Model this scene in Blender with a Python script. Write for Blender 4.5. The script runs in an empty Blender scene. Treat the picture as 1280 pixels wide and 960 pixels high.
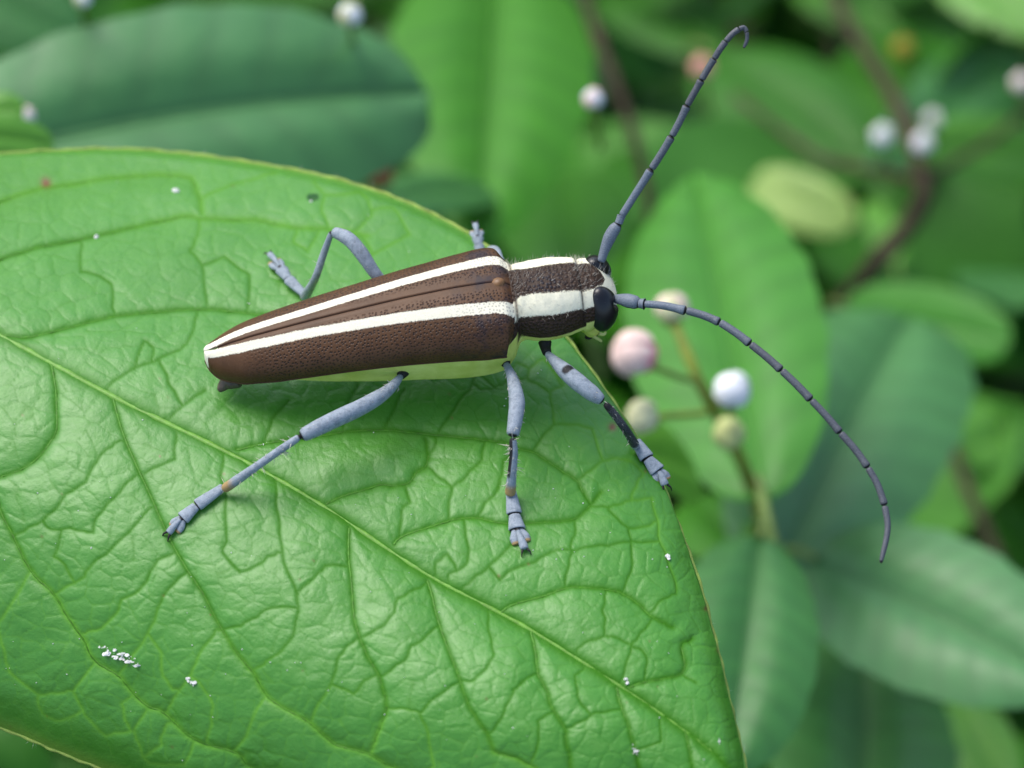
import bpy, math, random
import numpy as np
from mathutils import Vector

# ------------------------------------------------------------------ scene, camera, sky, sun
sc = bpy.context.scene
COL = sc.collection
R = math.radians
rng = np.random.default_rng(7)
random.seed(7)
# 1 unit = 1 cm.  The leaf lies near z = 0, the shrub goes on below it.
PITCH = R(55)
FPX = 3333.0                                   # focal length in pixels of a 1280 px wide picture
FWD = np.array([0, math.cos(PITCH), -math.sin(PITCH)])
UPV = np.array([0, math.sin(PITCH), math.cos(PITCH)])
RGT = np.array([1.0, 0, 0])
CAM = -10.0 * FWD

cam = bpy.data.cameras.new('camera')
cam.sensor_width = 36
cam.lens = 36 * FPX / 1280
cam.clip_start = 0.1
cam.clip_end = 9000
cam.dof.use_dof = True
cam.dof.focus_distance = 9.80
cam.dof.aperture_fstop = cam.lens * 1e-3 / 0.178
cam.dof.aperture_blades = 6
cam.dof.aperture_rotation = R(10)
camo = bpy.data.objects.new('camera', cam)
camo.location = CAM
camo.rotation_euler = (math.pi / 2 - PITCH, 0, 0)
COL.objects.link(camo)
sc.camera = camo

SUN_EL, SUN_AZ = R(52), R(-42)                 # azimuth from +y (away from the camera) towards +x
sdir = Vector((math.sin(SUN_AZ) * math.cos(SUN_EL), math.cos(SUN_AZ) * math.cos(SUN_EL), math.sin(SUN_EL)))
world = bpy.data.worlds.new('World')
sc.world = world
world.use_nodes = True
wn = world.node_tree
sky = wn.nodes.new('ShaderNodeTexSky')
sky.sky_type = 'NISHITA'
sky.sun_disc = False
sky.sun_elevation = SUN_EL
sky.sun_rotation = SUN_AZ
sky.air_density = 1.0
sky.dust_density = 2.5
sky.ozone_density = 1.0
bgn = wn.nodes['Background']
bgn.inputs['Strength'].default_value = 0.15
wn.links.new(sky.outputs[0], bgn.inputs['Color'])
sun = bpy.data.lights.new('sun', 'SUN')
sun.energy = 1.5
sun.angle = R(38)
sun.color = (1.0, 0.97, 0.92)
suno = bpy.data.objects.new('sun', sun)
suno.rotation_euler = sdir.to_track_quat('Z', 'Y').to_euler()
COL.objects.link(suno)
sc.view_settings.view_transform = 'Standard'
sc.view_settings.look = 'None'
sc.view_settings.exposure = 0.76
sc.view_settings.gamma = 1.0
sc.cycles.use_denoising = True
sc.cycles.max_bounces = 8

# ------------------------------------------------------------------ helpers
def ray(px, py):
    return FWD + RGT * ((px - 640) / FPX) - UPV * ((py - 480) / FPX)
def on_z(px, py, z):
    d = ray(px, py)
    return CAM + d * ((z - CAM[2]) / d[2])
def at_depth(px, py, depth):
    return CAM + ray(px, py) * (depth + 1.25 * max(0, depth - 11.5))
def project(P):
    q = P - CAM
    w = q @ FWD
    return 640 + FPX * (q @ RGT) / w, 480 - FPX * (q @ UPV) / w
def unit(v):
    v = np.asarray(v, float)
    return v / (np.linalg.norm(v) + 1e-12)
def catmull(P, n):
    """n points along a Catmull-Rom spline, even in control index"""
    P = np.asarray(P, float)
    Q = np.vstack([2 * P[0] - P[1], P, 2 * P[-1] - P[-2]])
    u = np.linspace(0, len(P) - 1, n) if np.isscalar(n) else np.asarray(n)
    i = np.clip(u.astype(int), 0, len(P) - 2)
    f = (u - i)[:, None]
    a, b, c, d = Q[i], Q[i + 1], Q[i + 2], Q[i + 3]
    return 0.5 * ((2 * b) + (c - a) * f + (2 * a - 5 * b + 4 * c - d) * f ** 2 + (3 * b - a - 3 * c + d) * f ** 3)
def sstep(a, b, x):
    t = np.clip((np.asarray(x, float) - a) / (b - a), 0, 1)
    return t * t * (3 - 2 * t)

def link(name, me, mat=None, parent=None):
    o = bpy.data.objects.new(name, me)
    COL.objects.link(o)
    if mat is not None and me is not None and not me.materials:
        me.materials.append(mat)
    if parent is not None:
        o.parent = parent
    return o
def empty(name, loc=(0, 0, 0)):
    o = bpy.data.objects.new(name, None)
    o.empty_display_size = 0.1
    o.location = loc
    COL.objects.link(o)
    return o
def tag(o, label=None, cat=None, group=None, kind=None):
    for k, v in (('label', label), ('category', cat), ('group', group), ('kind', kind)):
        if v:
            o[k] = v
    return o
def raw_mesh(name, V, F, attrs=None, smooth=True):
    """F: (n,4) or (n,3) array"""
    V = np.ascontiguousarray(V, dtype=np.float32)
    F = np.ascontiguousarray(F, dtype=np.int32)
    me = bpy.data.meshes.new(name)
    k = F.shape[1]
    me.vertices.add(len(V))
    me.vertices.foreach_set('co', V.ravel())
    me.loops.add(F.size)
    me.loops.foreach_set('vertex_index', F.ravel())
    me.polygons.add(len(F))
    me.polygons.foreach_set('loop_start', np.arange(len(F), dtype=np.int32) * k)
    me.polygons.foreach_set('use_smooth', np.full(len(F), smooth, dtype=bool))
    for nm, arr in (attrs or {}).items():
        a = me.attributes.new(nm, 'FLOAT', 'POINT')
        a.data.foreach_set('value', np.ascontiguousarray(arr, dtype=np.float32).ravel())
    me.update(calc_edges=True)
    return me
def grid_faces(n, m, wrap=False):
    i = np.arange(n - 1)[:, None]
    j = np.arange(m if wrap else m - 1)[None, :]
    j2 = (j + 1) % m
    a = i * m + j
    b = i * m + j2
    c = (i + 1) * m + j2
    d = (i + 1) * m + j
    return np.stack([a, b, c, d], -1).reshape(-1, 4)
def rebase(me_V, origin):
    return me_V - np.asarray(origin)[None, :]
def tube_arrays(P, rs, ru=None, seg=14, up=(0, 0, 1)):
    """swept tube; rs half width sideways, ru half height; returns verts (n*seg), faces"""
    P = np.asarray(P, float)
    n = len(P)
    rs = np.broadcast_to(np.asarray(rs, float), (n,))
    ru = rs if ru is None else np.broadcast_to(np.asarray(ru, float), (n,))
    T = np.gradient(P, axis=0)
    T /= np.linalg.norm(T, axis=1)[:, None] + 1e-12
    upv = np.asarray(up, float)
    S = np.cross(T, upv)
    for k in range(n):
        if np.linalg.norm(S[k]) < 0.15:
            S[k] = S[k - 1] if k else np.cross(T[k], (0, 1, 0.01))
    S /= np.linalg.norm(S, axis=1)[:, None] + 1e-12
    U = np.cross(S, T)
    a = np.linspace(0, 2 * math.pi, seg, endpoint=False)
    V = P[:, None, :] + S[:, None, :] * (np.cos(a)[None, :, None] * rs[:, None, None]) + U[:, None, :] * (np.sin(a)[None, :, None] * ru[:, None, None])
    return V.reshape(-1, 3), grid_faces(n, seg, True)
def capped(path, prof, n=28):
    """resample a path; radius profile prof = [(t, r), ...] with rounded closed ends"""
    P = catmull(path, 200)
    L = np.concatenate([[0], np.cumsum(np.linalg.norm(np.diff(P, axis=0), axis=1))])
    t = np.concatenate([[0, .004, .012, .03], np.linspace(.06, .94, n), [.97, .988, .996, 1]])
    Q = np.stack([np.interp(t * L[-1], L, P[:, k]) for k in range(3)], 1)
    r = np.interp(t, [p[0] for p in prof], [p[1] for p in prof])
    k = np.ones_like(t)
    k[:4] = [.02, .45, .75, .95]
    k[-4:] = [.95, .75, .45, .02]
    return Q, r * k, t
def join(parts):
    Vs, Fs, o = [], [], 0
    for V, F in parts:
        Vs.append(V)
        Fs.append(F + o)
        o += len(V)
    return np.vstack(Vs), np.vstack(Fs)

# ------------------------------------------------------------------ materials
class NT:
    def __init__(s, name):
        s.m = bpy.data.materials.new(name)
        s.m.use_nodes = True
        s.t = s.m.node_tree
        s.p = s.t.nodes['Principled BSDF']
    def n(s, typ, **kw):
        nd = s.t.nodes.new(typ)
        for k, v in kw.items():
            setattr(nd, k, v)
        return nd
    def l(s, a, b):
        s.t.links.new(a, b)
    def val(s, sock, v):
        if hasattr(v, 'is_linked'):
            s.l(v, sock)
        else:
            sock.default_value = v
    def attr(s, name):
        return s.n('ShaderNodeAttribute', attribute_name=name).outputs['Fac']
    def co(s):
        return s.n('ShaderNodeTexCoord').outputs['Object']
    def noise(s, scale, detail=3.0, rough=0.55, vec=None):
        nd = s.n('ShaderNodeTexNoise')
        nd.inputs['Scale'].default_value = scale
        nd.inputs['Detail'].default_value = detail
        nd.inputs['Roughness'].default_value = rough
        s.l(vec or s.co(), nd.inputs['Vector'])
        return nd.outputs['Fac']
    def math(s, op, a, b=0.5, clamp=False):
        nd = s.n('ShaderNodeMath', operation=op, use_clamp=clamp)
        s.val(nd.inputs[0], a)
        s.val(nd.inputs[1], b)
        return nd.outputs[0]
    def rng(s, v, a, b, c=0.0, d=1.0):
        nd = s.n('ShaderNodeMapRange')
        s.val(nd.inputs['Value'], v)
        for k, x in (('From Min', a), ('From Max', b), ('To Min', c), ('To Max', d)):
            nd.inputs[k].default_value = x
        return nd.outputs[0]
    def mix(s, f, a, b):
        nd = s.n('ShaderNodeMix', data_type='RGBA')
        s.val(nd.inputs[0], f)
        for k, v in ((6, a), (7, b)):
            if hasattr(v, 'is_linked'):
                s.l(v, nd.inputs[k])
            else:
                nd.inputs[k].default_value = (*v, 1)
        return nd.outputs[2]
    def bump(s, h, strength=0.3, dist=0.01, normal=None):
        nd = s.n('ShaderNodeBump')
        nd.inputs['Strength'].default_value = strength
        nd.inputs['Distance'].default_value = dist
        s.l(h, nd.inputs['Height'])
        if normal is not None:
            s.l(normal, nd.inputs['Normal'])
        return nd.outputs['Normal']
    def pits(s, scale, a, b):
        cx = s.n('ShaderNodeCombineXYZ')
        s.l(s.attr('along'), cx.inputs[0])
        s.l(s.attr('across'), cx.inputs[1])
        vo = s.n('ShaderNodeTexVoronoi', feature='F1', voronoi_dimensions='2D')
        vo.inputs['Scale'].default_value = scale
        vo.inputs['Randomness'].default_value = .75
        s.l(cx.outputs[0], vo.inputs['Vector'])
        return s.rng(vo.outputs['Distance'], a * .5, b * .8)
    def set(s, color=None, rough=None, spec=None, normal=None, **kw):
        if color is not None:
            if hasattr(color, 'is_linked'):
                s.l(color, s.p.inputs['Base Color'])
            else:
                s.p.inputs['Base Color'].default_value = (*color, 1)
        if rough is not None:
            s.val(s.p.inputs['Roughness'], rough)
        if spec is not None:
            s.p.inputs['Specular IOR Level'].default_value = spec
        if normal is not None:
            s.l(normal, s.p.inputs['Normal'])
        for k, v in kw.items():
            s.p.inputs[k.replace('_', ' ')].default_value = v
        return s.m
    def translucent(s, color, fac):
        out = [x for x in s.t.nodes if x.type == 'OUTPUT_MATERIAL'][0]
        tr = s.n('ShaderNodeBsdfTranslucent')
        s.val(tr.inputs['Color'], color if hasattr(color, 'is_linked') else (*color, 1))
        mx = s.n('ShaderNodeMixShader')
        mx.inputs[0].default_value = fac
        s.l(s.p.outputs[0], mx.inputs[1])
        s.l(tr.outputs[0], mx.inputs[2])
        s.l(mx.outputs[0], out.inputs['Surface'])

def plain(name, color, rough=0.5, var=0.25, scale=30.0, spec=0.4, bump=0.0):
    k = NT(name)
    nz = k.noise(scale)
    c = k.mix(k.rng(nz, .3, .7), tuple(x * (1 - var) for x in color), tuple(min(1, x * (1 + var)) for x in color))
    nr = k.bump(k.noise(scale * 4), bump, 0.01) if bump else None
    return k.set(c, rough, spec, nr)

# living green of the main leaf
def leaf_material():
    k = NT('leaf_green')
    co = k.co()
    v = k.attr('vein')
    n1 = k.noise(1.6, 3, .5, co)
    n2 = k.noise(26, 4, .6, co)
    base = k.mix(k.rng(n1, .3, .7), (.042, .204, .009), (.057, .244, .017))
    base = k.mix(k.rng(n2, .35, .75, 0, .35), base, (.076, .265, .018))
    base = k.mix(k.math('MULTIPLY', v, .85), base, k.mix(k.attr('outer'), (.032, .150, .002), (.115, .315, .030)))  # vein green also darkened, painting in the grooves' lack of sheen
    base = k.mix(k.attr('margin'), base, (.20, .33, .035))
    base = k.mix(k.attr('blemish'), base, (.16, .05, .02))
    h = k.math('ADD', k.noise(75, 4, .6, co), k.math('MULTIPLY', k.noise(240, 2, .5, co), .35))
    nr = k.bump(h, .20, .012)
    rough = k.math('ADD', k.rng(n2, .3, .7, .38, .50), k.math('MULTIPLY', v, .12))
    k.l(k.rng(v, 0, 1, .62, .15), k.p.inputs['Specular IOR Level'])
    return k.set(base, rough, None, nr)
M_LEAF = leaf_material()
M_UNDER = plain('leaf_underside_green', (.16, .30, .09), .6)
M_RIB = plain('midrib_green', (.135, .315, .035), .45, .2, 40, .4, .15)
M_VEIN = plain('vein_green', (.050, .185, .006), .5, .25, 40, .3, .15)
M_MARGIN = plain('leaf_margin_tan', (.23, .33, .06), .6, .35, 18, .3, .2)

def shrub_leaf_material(name, a, b, rough, tr=.12, spec=.5):
    k = NT(name)
    co = k.co()
    n1 = k.noise(1.2, 3, .5, co)
    n2 = k.noise(9, 4, .6, co)
    base = k.mix(k.rng(n1, .3, .7), a, b)
    base = k.mix(k.rng(n2, .4, .8, 0, .35), base, tuple(x * 1.35 for x in b))
    base = k.mix(k.math('MULTIPLY', k.attr('vein'), .55), base, tuple(x * .55 for x in a))
    nr = k.bump(n2, .25, .03)
    m = k.set(base, k.rng(n2, .3, .7, rough - .06, rough + .08), spec, nr)
    k.translucent(tuple(x * 1.5 for x in b), tr)
    return m
M_SHRUB = [shrub_leaf_material('shrub_leaf_deep', (.022, .112, .005), (.031, .145, .008), .52, .12, .25),
           shrub_leaf_material('shrub_leaf_mid', (.036, .178, .005), (.048, .215, .009), .52, .12, .28),
           shrub_leaf_material('shrub_leaf_young', (.090, .290, .020), (.120, .340, .030), .45, .25),
           shrub_leaf_material('shrub_leaf_pale', (.30, .46, .10), (.36, .52, .13), .5, .3),
           shrub_leaf_material('shrub_leaf_waxy', (.030, .148, .019), (.041, .182, .030), .50, .10, .60)]
M_SHRUB.append(shrub_leaf_material('shrub_leaf_light', (.043, .205, .012), (.056, .242, .020), .50, .15, .42))
M_SHRUB.append(shrub_leaf_material('shrub_leaf_sky_sheen', (.040, .165, .036), (.053, .200, .050), .52, .08, .65))  # bluish base colour paints in the sky's sheen on the blades
M_PETIOLE = plain('petiole_green', (.16, .24, .05), .5, .3, 6)
M_BARK = plain('bark_brown', (.050, .036, .022), .85, .5, 5, .2, .6)
M_TWIGRED = plain('twig_yellow_green', (.20, .24, .035), .6, .4, 5, .3)
M_SOIL = plain('soil_brown', (.035, .03, .018), .95, .5, .6, .1)

# beetle
def elytra_material():
    k = NT('elytra_brown')
    co = k.co()
    sd = k.attr('stripe')
    rag = k.math('MULTIPLY', k.math('SUBTRACT', k.noise(260, 2, .6, co), .5), .0150)
    rag2 = k.math('MULTIPLY', k.math('SUBTRACT', k.noise(60, 2, .5, co), .5), .0045)
    d = k.math('ADD', k.math('ADD', sd, rag), rag2)
    white = k.rng(d, -.0016, .0016, 1, 0)
    pit = k.pits(74, .24, .44)           # 0 in the pits
    n1 = k.noise(7, 3, .6, co)
    n2 = k.noise(150, 3, .6, co)
    br = k.mix(k.rng(n1, .3, .7), (.064, .029, .0115), (.105, .050, .021))
    br = k.mix(k.rng(n2, .45, .8, 0, .5), br, (.118, .068, .038))
    pitk = k.math('MULTIPLY', k.math('SUBTRACT', 1.0, pit), k.attr('pitted'))
    br = k.mix(k.math('MULTIPLY', pitk, .92), br, (.018, .011, .009))
    br = k.mix(k.math('MULTIPLY', k.attr('suture'), .8), br, (.020, .009, .005))
    wh = k.mix(k.rng(n2, .35, .7), (.74, .71, .55), (.86, .825, .64))
    wh = k.mix(k.math('MULTIPLY', k.math('MULTIPLY', k.math('SUBTRACT', 1.0, pit), k.attr('front')), .55), wh, (.16, .13, .12))
    br = k.mix(k.math('MULTIPLY', k.rng(k.noise(17, 4, .6, co), .46, .66, 0, .85), k.attr('front')), br, (.020, .016, .022))
    col = k.mix(white, br, wh)
    tuft = k.math('MULTIPLY', k.noise(330, 2, .5, co), white)
    pith = k.math('MULTIPLY', k.math('MULTIPLY', pit, k.attr('pitted')), k.rng(white, 0, 1, 1, .12))
    h = k.math('ADD', k.math('MULTIPLY', pith, .8), k.math('ADD', k.math('MULTIPLY', tuft, .9), k.math('MULTIPLY', n2, .18)))
    nr = k.bump(h, .5, .006)
    rough = k.rng(white, 0, 1, .44, .85)
    return k.set(col, rough, .22, nr)
M_ELYTRA = elytra_material()
def body_material():
    k = NT('body_brown_and_cream')
    co = k.co()
    rag = k.math('MULTIPLY', k.math('SUBTRACT', k.noise(260, 2, .6, co), .5), .024)
    white = k.rng(k.math('ADD', k.attr('stripe'), rag), -.002, .002, 1, 0)
    belly = k.rng(k.math('ADD', k.attr('belly'), k.math('MULTIPLY', rag, 12)), -.06, .06)
    pit = k.pits(66, .30, .60)
    n1 = k.noise(160, 3, .6, co)
    n0 = k.noise(14, 3, .5, co)
    br = k.mix(k.rng(n1, .35, .75), (.024, .012, .006), (.066, .034, .016))
    dark = k.math('MULTIPLY', k.math('ADD', k.attr('disc'), k.math('MULTIPLY', k.rng(n0, .44, .60), .25)), k.math('SUBTRACT', 1.0, pit), True)
    br = k.mix(dark, br, (.016, .013, .018))
    wh = k.mix(k.rng(n1, .3, .7), (.78, .75, .54), (.89, .85, .64))
    gb = k.mix(k.rng(n0, .35, .65), (.60, .66, .13), (.74, .78, .22))  # pale underside tinted yellow green: leaf's bounced light painted into the colour
    col = k.mix(belly, k.mix(white, br, wh), gb)
    col = k.mix(k.attr('crease'), col, (.03, .016, .01))
    inv = k.math('SUBTRACT', 1.0, k.math('MAXIMUM', white, belly))
    h = k.math('ADD', k.math('MULTIPLY', pit, inv), k.math('MULTIPLY', k.noise(320, 2, .5, co), .5))
    nr = k.bump(h, .55, .006)
    return k.set(col, k.rng(inv, 0, 1, .85, .5), .3, nr)
M_BODY = body_material()
def leg_material():
    k = NT('leg_blue_grey')
    co = k.co()
    n1 = k.noise(60, 3, .6, co)
    n2 = k.noise(330, 3, .7, co)
    c = k.mix(k.rng(n1, .3, .7), (.182, .230, .270), (.296, .342, .384))
    c = k.mix(k.rng(n2, .45, .75, 0, .7), c, (.46, .51, .58))
    c = k.mix(k.rng(k.noise(46, 4, .7, co), .50, .70, 0, .55), c, (.085, .102, .125))
    dk = k.math('ADD', k.attr('dark'), k.math('MULTIPLY', k.math('SUBTRACT', n2, .5), .7))
    c = k.mix(k.rng(dk, .35, .65), c, (.013, .012, .014))
    c = k.mix(k.rng(k.math('ADD', k.attr('orange'), k.math('MULTIPLY', k.math('SUBTRACT', n1, .5), .6)), .3, .8), c, (.36, .24, .10))
    nr = k.bump(n2, .5, .004)
    return k.set(c, .6, .35, nr)
M_LEG = leg_material()
def antenna_material():
    k = NT('antenna_grey')
    co = k.co()
    n2 = k.noise(260, 3, .7, co)
    c = k.mix(k.rng(n2, .35, .7), (.042, .045, .052), (.135, .142, .158))
    c = k.mix(k.attr('blue'), c, k.mix(k.rng(n2, .35, .7), (.085, .108, .138), (.225, .262, .305)))
    dk = k.math('ADD', k.attr('dark'), k.math('MULTIPLY', k.math('SUBTRACT', n2, .5), .8))
    c = k.mix(k.rng(dk, .35, .65), c, (.016, .015, .017))
    return k.set(c, .5, .4, k.bump(n2, .4, .004))
M_ANT = antenna_material()
M_EYE = NT('eye_black').set((.008, .008, .010), .30, .5)
M_BLACK = plain('joint_black', (.012, .010, .010), .55, .3, 90)
M_TARSPAD = plain('tarsal_pad_orange', (.50, .27, .07), .7, .25, 120)
M_SCUT = plain('scutellum_tan', (.17, .085, .030), .4, .2, 70)
M_HAIR = plain('pale_hair', (.55, .52, .44), .5, .1, 10)
M_CRUMB = plain('white_crumb', (.70, .70, .66), .8, .12, 60)
M_APEX = plain('abdomen_tip_brown', (.085, .065, .045), .45, .3, 60)

# ------------------------------------------------------------------ THE BIG LEAF
# control rows: midrib, far margin, near margin (points of the photograph dropped onto heights in cm)
ROWS = [((-420, 215, -.30), (-422, 208, -.31), (-424, 222, -.31)),
        ((-300, 275, -.16), (-330, 203, -.36), (-390, 420, -.42)),
        ((-150, 343, -.06), (-180, 195, -.44), (-290, 650, -.52)),
        ((0, 415, 0), (0, 186, -.46), (-110, 850, -.58)),
        ((140, 492, .01), (160, 180, -.44), (30, 917, -.60)),
        ((280, 559, .01), (320, 198, -.38), (125, 956, -.60)),
        ((400, 626, .01), (460, 229, -.30), (240, 1000, -.58)),
        ((530, 713, .0), (585, 285, -.24), (360, 1035, -.55)),
        ((640, 770, -.01), (665, 358, -.18), (480, 1060, -.5)),
        ((735, 828, -.02), (745, 455, -.15), (590, 1070, -.45)),
        ((815, 880, -.04), (822, 577, -.15), (680, 1065, -.4)),
        ((857, 910, -.06), (868, 700, -.17), (760, 1050, -.35)),
        ((893, 937, -.08), (899, 810, -.20), (840, 1038, -.3)),
        ((918, 962, -.11), (921, 905, -.22), (900, 1018, -.26)),
        ((944, 994, -.2), (945.5, 992, -.2), (943, 998, -.2))]
Mk = np.array([on_z(*r[0]) for r in ROWS])
Fk = np.array([on_z(*r[1]) for r in ROWS])
Nk = np.array([on_z(*r[2]) for r in ROWS])
NT_, NS = 820, 330
# more rows where the leaf is in the picture
uu = np.concatenate([np.linspace(0, 2.3, 50, endpoint=False), np.linspace(2.3, 14, NT_ - 50)])
Mc, Fc, Nc = catmull(Mk, uu), catmull(Fk, uu), catmull(Nk, uu)
wv = (1 + .02 * np.sin(uu * 9.3) + .015 * np.sin(uu * 21 + 1))[:, None]
s1 = np.linspace(0, 1, NS)
def half(E, bulge, roll, pk=(1.0, 1.0)):
    s = s1[None, :, None]
    P = Mc[:, None, :] * (1 - s) + E[:, None, :] * s
    f = s1 ** pk[0] * (1 - s1) ** pk[1]
    b = bulge[:, None] * (f / f.max())[None, :] ** 0.9
    b -= roll[:, None] * sstep(.93, 1.0, s1)[None, :] ** 1.5
    P[:, :, 2] += b
    return P
tt = uu / 14.0
env = np.sin(np.pi * np.clip(tt, 0, 1)) ** .5
Pf = half(Fc, .07 * env * (1 - .4 * sstep(.5, .8, tt)), .03 + .05 * sstep(.55, .62, tt) * (1 - sstep(.74, .80, tt)))
Pn = half(Nc, .24 * env * (1 - .45 * sstep(.55, .85, tt)), .03 * np.ones_like(tt), (1.25, .72))
LEAFV = np.concatenate([Pf[:, ::-1, :], Pn[:, 1:, :]], axis=1)      # (NT, 2NS-1, 3)
NW = LEAFV.shape[1]
BASE = LEAFV.reshape(-1, 3).copy()
PX, PY = project(BASE)

def poly(txt):
    return [np.array([[float(c) for c in p.split(',')] for p in ln.split()]) for ln in txt.strip().splitlines()]
MIDRIB = np.array([r[0][:2] for r in ROWS[1:]], float)
SECOND = poly("""140,495 147,520 155,545 170,580 185,612 200,647 215,680 235,715 252,740 270,777 297,820 315,842 330,870 355,887 385,904 412,930 435,937 460,944 480,957 520,975
436,657 436,692 439,725 442,770 449,795 460,822 472,842 479,867 482,885 475,905 467,927 461,944
534,722 540,740 547,770 557,800 570,835 575,850 585,880 597,900 610,920 617,940 640,947 670,962
-60,520 -20,590 0,640 15,670 32,705 47,725 65,742 82,772 102,800 115,827 145,845 162,867 182,885 202,892 240,927 290,941 305,957 330,985
664,786 669,805 672,830 674,842 684,860 690,882 707,910 707,925 712,945 713,970
772,855 776,875 785,900 791,925 796,942 800,965
857,910 861,925 864,945 866,965
62,452 68,478 69,510 69,537 50,565 30,582 0,594 -40,600
295,557 326,551 354,547 405,541 427,537 480,534 532,539 580,544 607,547 632,550 647,558 666,561 687,575 707,587 722,597 730,612 739,627
492,677 502,667 532,657 555,650 570,646 597,644 620,650 640,652 655,651 690,649 720,645 739,628 752,612
625,763 640,752 682,741 715,731 765,735 780,739 800,752 815,767 830,775 842,782
-60,390 15,416 57,412 100,402 140,392 190,386 250,382 300,386 340,391 400,405 470,420
-90,345 0,319 50,305 100,295 150,284 200,272 235,266 255,270 320,271 337,274 372,281 410,282 460,290
-60,262 0,247 50,232 87,226 125,220 162,216 200,214 235,217 242,225 250,247 252,262
407,626 430,615 450,610 477,602 490,604 512,600 520,587 532,580 535,565 532,545
785,857 800,851 825,846 852,840 859,827 854,805 868,796""")
TERT = poly("""344,597 345,625 349,655 351,680 357,710 361,717 371,740 372,767 365,795 352,812 332,827 320,835 308,838
347,690 335,695 320,707 300,715
450,796 480,781 492,765 497,747 520,734 534,725
476,844 505,825 515,806 525,801 535,790 547,779
482,885 510,886 525,891 545,870 575,850
525,892 534,915 541,957
575,850 592,849 607,835 617,820 616,807 611,785 610,762
445,797 430,810 421,825 414,855 397,880 386,902
470,842 455,850 442,867
617,912 630,890 640,867 652,852 667,840 674,838
371,740 392,722 407,705
20,666 45,655 65,640 82,617 107,602 115,582 132,560 150,548
67,742 105,720 112,707 132,692 160,665 185,635 193,630
115,665 120,645 142,622 160,600 172,590
62,662 87,660 105,664 115,665
75,670 67,695 80,705
107,790 125,786 145,767 152,750 175,737 185,720 195,700
145,844 165,820 185,792 195,767 202,747 222,722 233,714
185,792 200,815 202,845 215,862 222,862
205,890 220,867 237,845 247,820 265,792 272,782
237,845 252,857 265,882 262,907
272,787 300,781 320,770 338,758
-20,740 0,797 5,820 10,840 47,869 70,867 90,864 115,830
90,864 105,895 130,920 165,914 182,888
47,870 46,882 57,897 75,902
167,915 175,940 185,955
240,930 230,957
2,775 32,722 36,712
200,932 200,920 207,906
290,941 307,920 320,885 330,872
220,535 218,555 217,572
279,562 276,592 282,620 282,675 277,690
133,480 157,463 192,450 225,435 234,428 243,406 246,384
210,518 241,496 258,486
199,450 208,467 212,480
190,448 192,432 180,425
237,312 252,327 255,345
247,292 240,308
280,320 312,342
102,302 100,337 117,340 140,352 141,380 143,391
252,245 282,231 320,221 345,215
392,225 405,242 402,262 412,281
442,286 465,267 460,247 450,240
467,315 500,297 512,290 497,265 490,258
367,300 385,312
505,485 492,510 480,534
596,466 587,485 567,510 545,542 544,555 535,565
360,500 340,522 330,550
447,480 435,502 428,536
645,452 661,459 680,447
661,459 660,475 687,489 705,480
687,489 690,510
603,487 619,484 631,477
597,643 607,627 622,612
560,648 562,622 566,607 582,595 602,572 606,548
566,607 550,595 535,580
499,672 502,635 512,625
585,680 586,695 580,707 560,715
648,668 627,692 607,710 590,722 575,735
722,596 740,585 752,575 772,571 792,577 805,590
666,560 680,542 692,530 715,529 740,534
790,620 797,602
740,629 760,632 772,629
762,637 775,650 785,659 810,657 822,650
787,664 791,692 790,712 778,738
790,676 825,677
720,647 719,665 712,685 690,687 670,700 640,710 625,722
712,685 717,687 740,681 762,680
715,690 709,712 706,731
790,624 815,622
815,762 830,747 847,741 844,720
816,772 802,790 792,802 787,817 780,840
720,811 730,801 755,794 765,794
755,794 757,775 754,762 757,745
805,849 810,827 805,812
855,840 872,852
642,862 652,852
710,909 727,901 745,890 775,884
672,900 674,922 667,947
720,842 722,870
827,892 826,927
150,880 155,900
640,560 630,575 625,600
560,690 545,700""")
def dist_to(polys, reach, angular=False):
    D = np.full(len(BASE), 1e3)
    for q in polys:
        if angular:
            u_ = np.linspace(0, len(q) - 1, (len(q) - 1) * 3 + 1)
            q = np.stack([np.interp(u_, np.arange(len(q)), q[:, c]) for c in (0, 1)], 1)
        else:
            q = catmull(q, max(4, (len(q) - 1) * 4 + 1))
        # a small tremor: veins are never smooth curves
        q = q + np.stack([np.sin(np.arange(len(q)) * 1.7 + q[0, 0]), np.cos(np.arange(len(q)) * 2.1 + q[0, 1])], 1) * (.9 if angular else .5)
        idx = np.nonzero((PX > q[:, 0].min() - reach) & (PX < q[:, 0].max() + reach) & (PY > q[:, 1].min() - reach) & (PY < q[:, 1].max() + reach))[0]
        x, y = PX[idx], PY[idx]
        best = D[idx]
        for a, b in zip(q[:-1], q[1:]):
            d = b - a
            near = np.nonzero((np.abs(x - (a[0] + b[0]) / 2) < reach + abs(d[0])) & (np.abs(y - (a[1] + b[1]) / 2) < reach + abs(d[1])))[0]
            xx, yy = x[near], y[near]
            t = np.clip(((xx - a[0]) * d[0] + (yy - a[1]) * d[1]) / (d @ d + 1e-9), 0, 1)
            best[near] = np.minimum(best[near], np.hypot(xx - a[0] - t * d[0], yy - a[1] - t * d[1]))
        D[idx] = best
    return D
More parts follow.
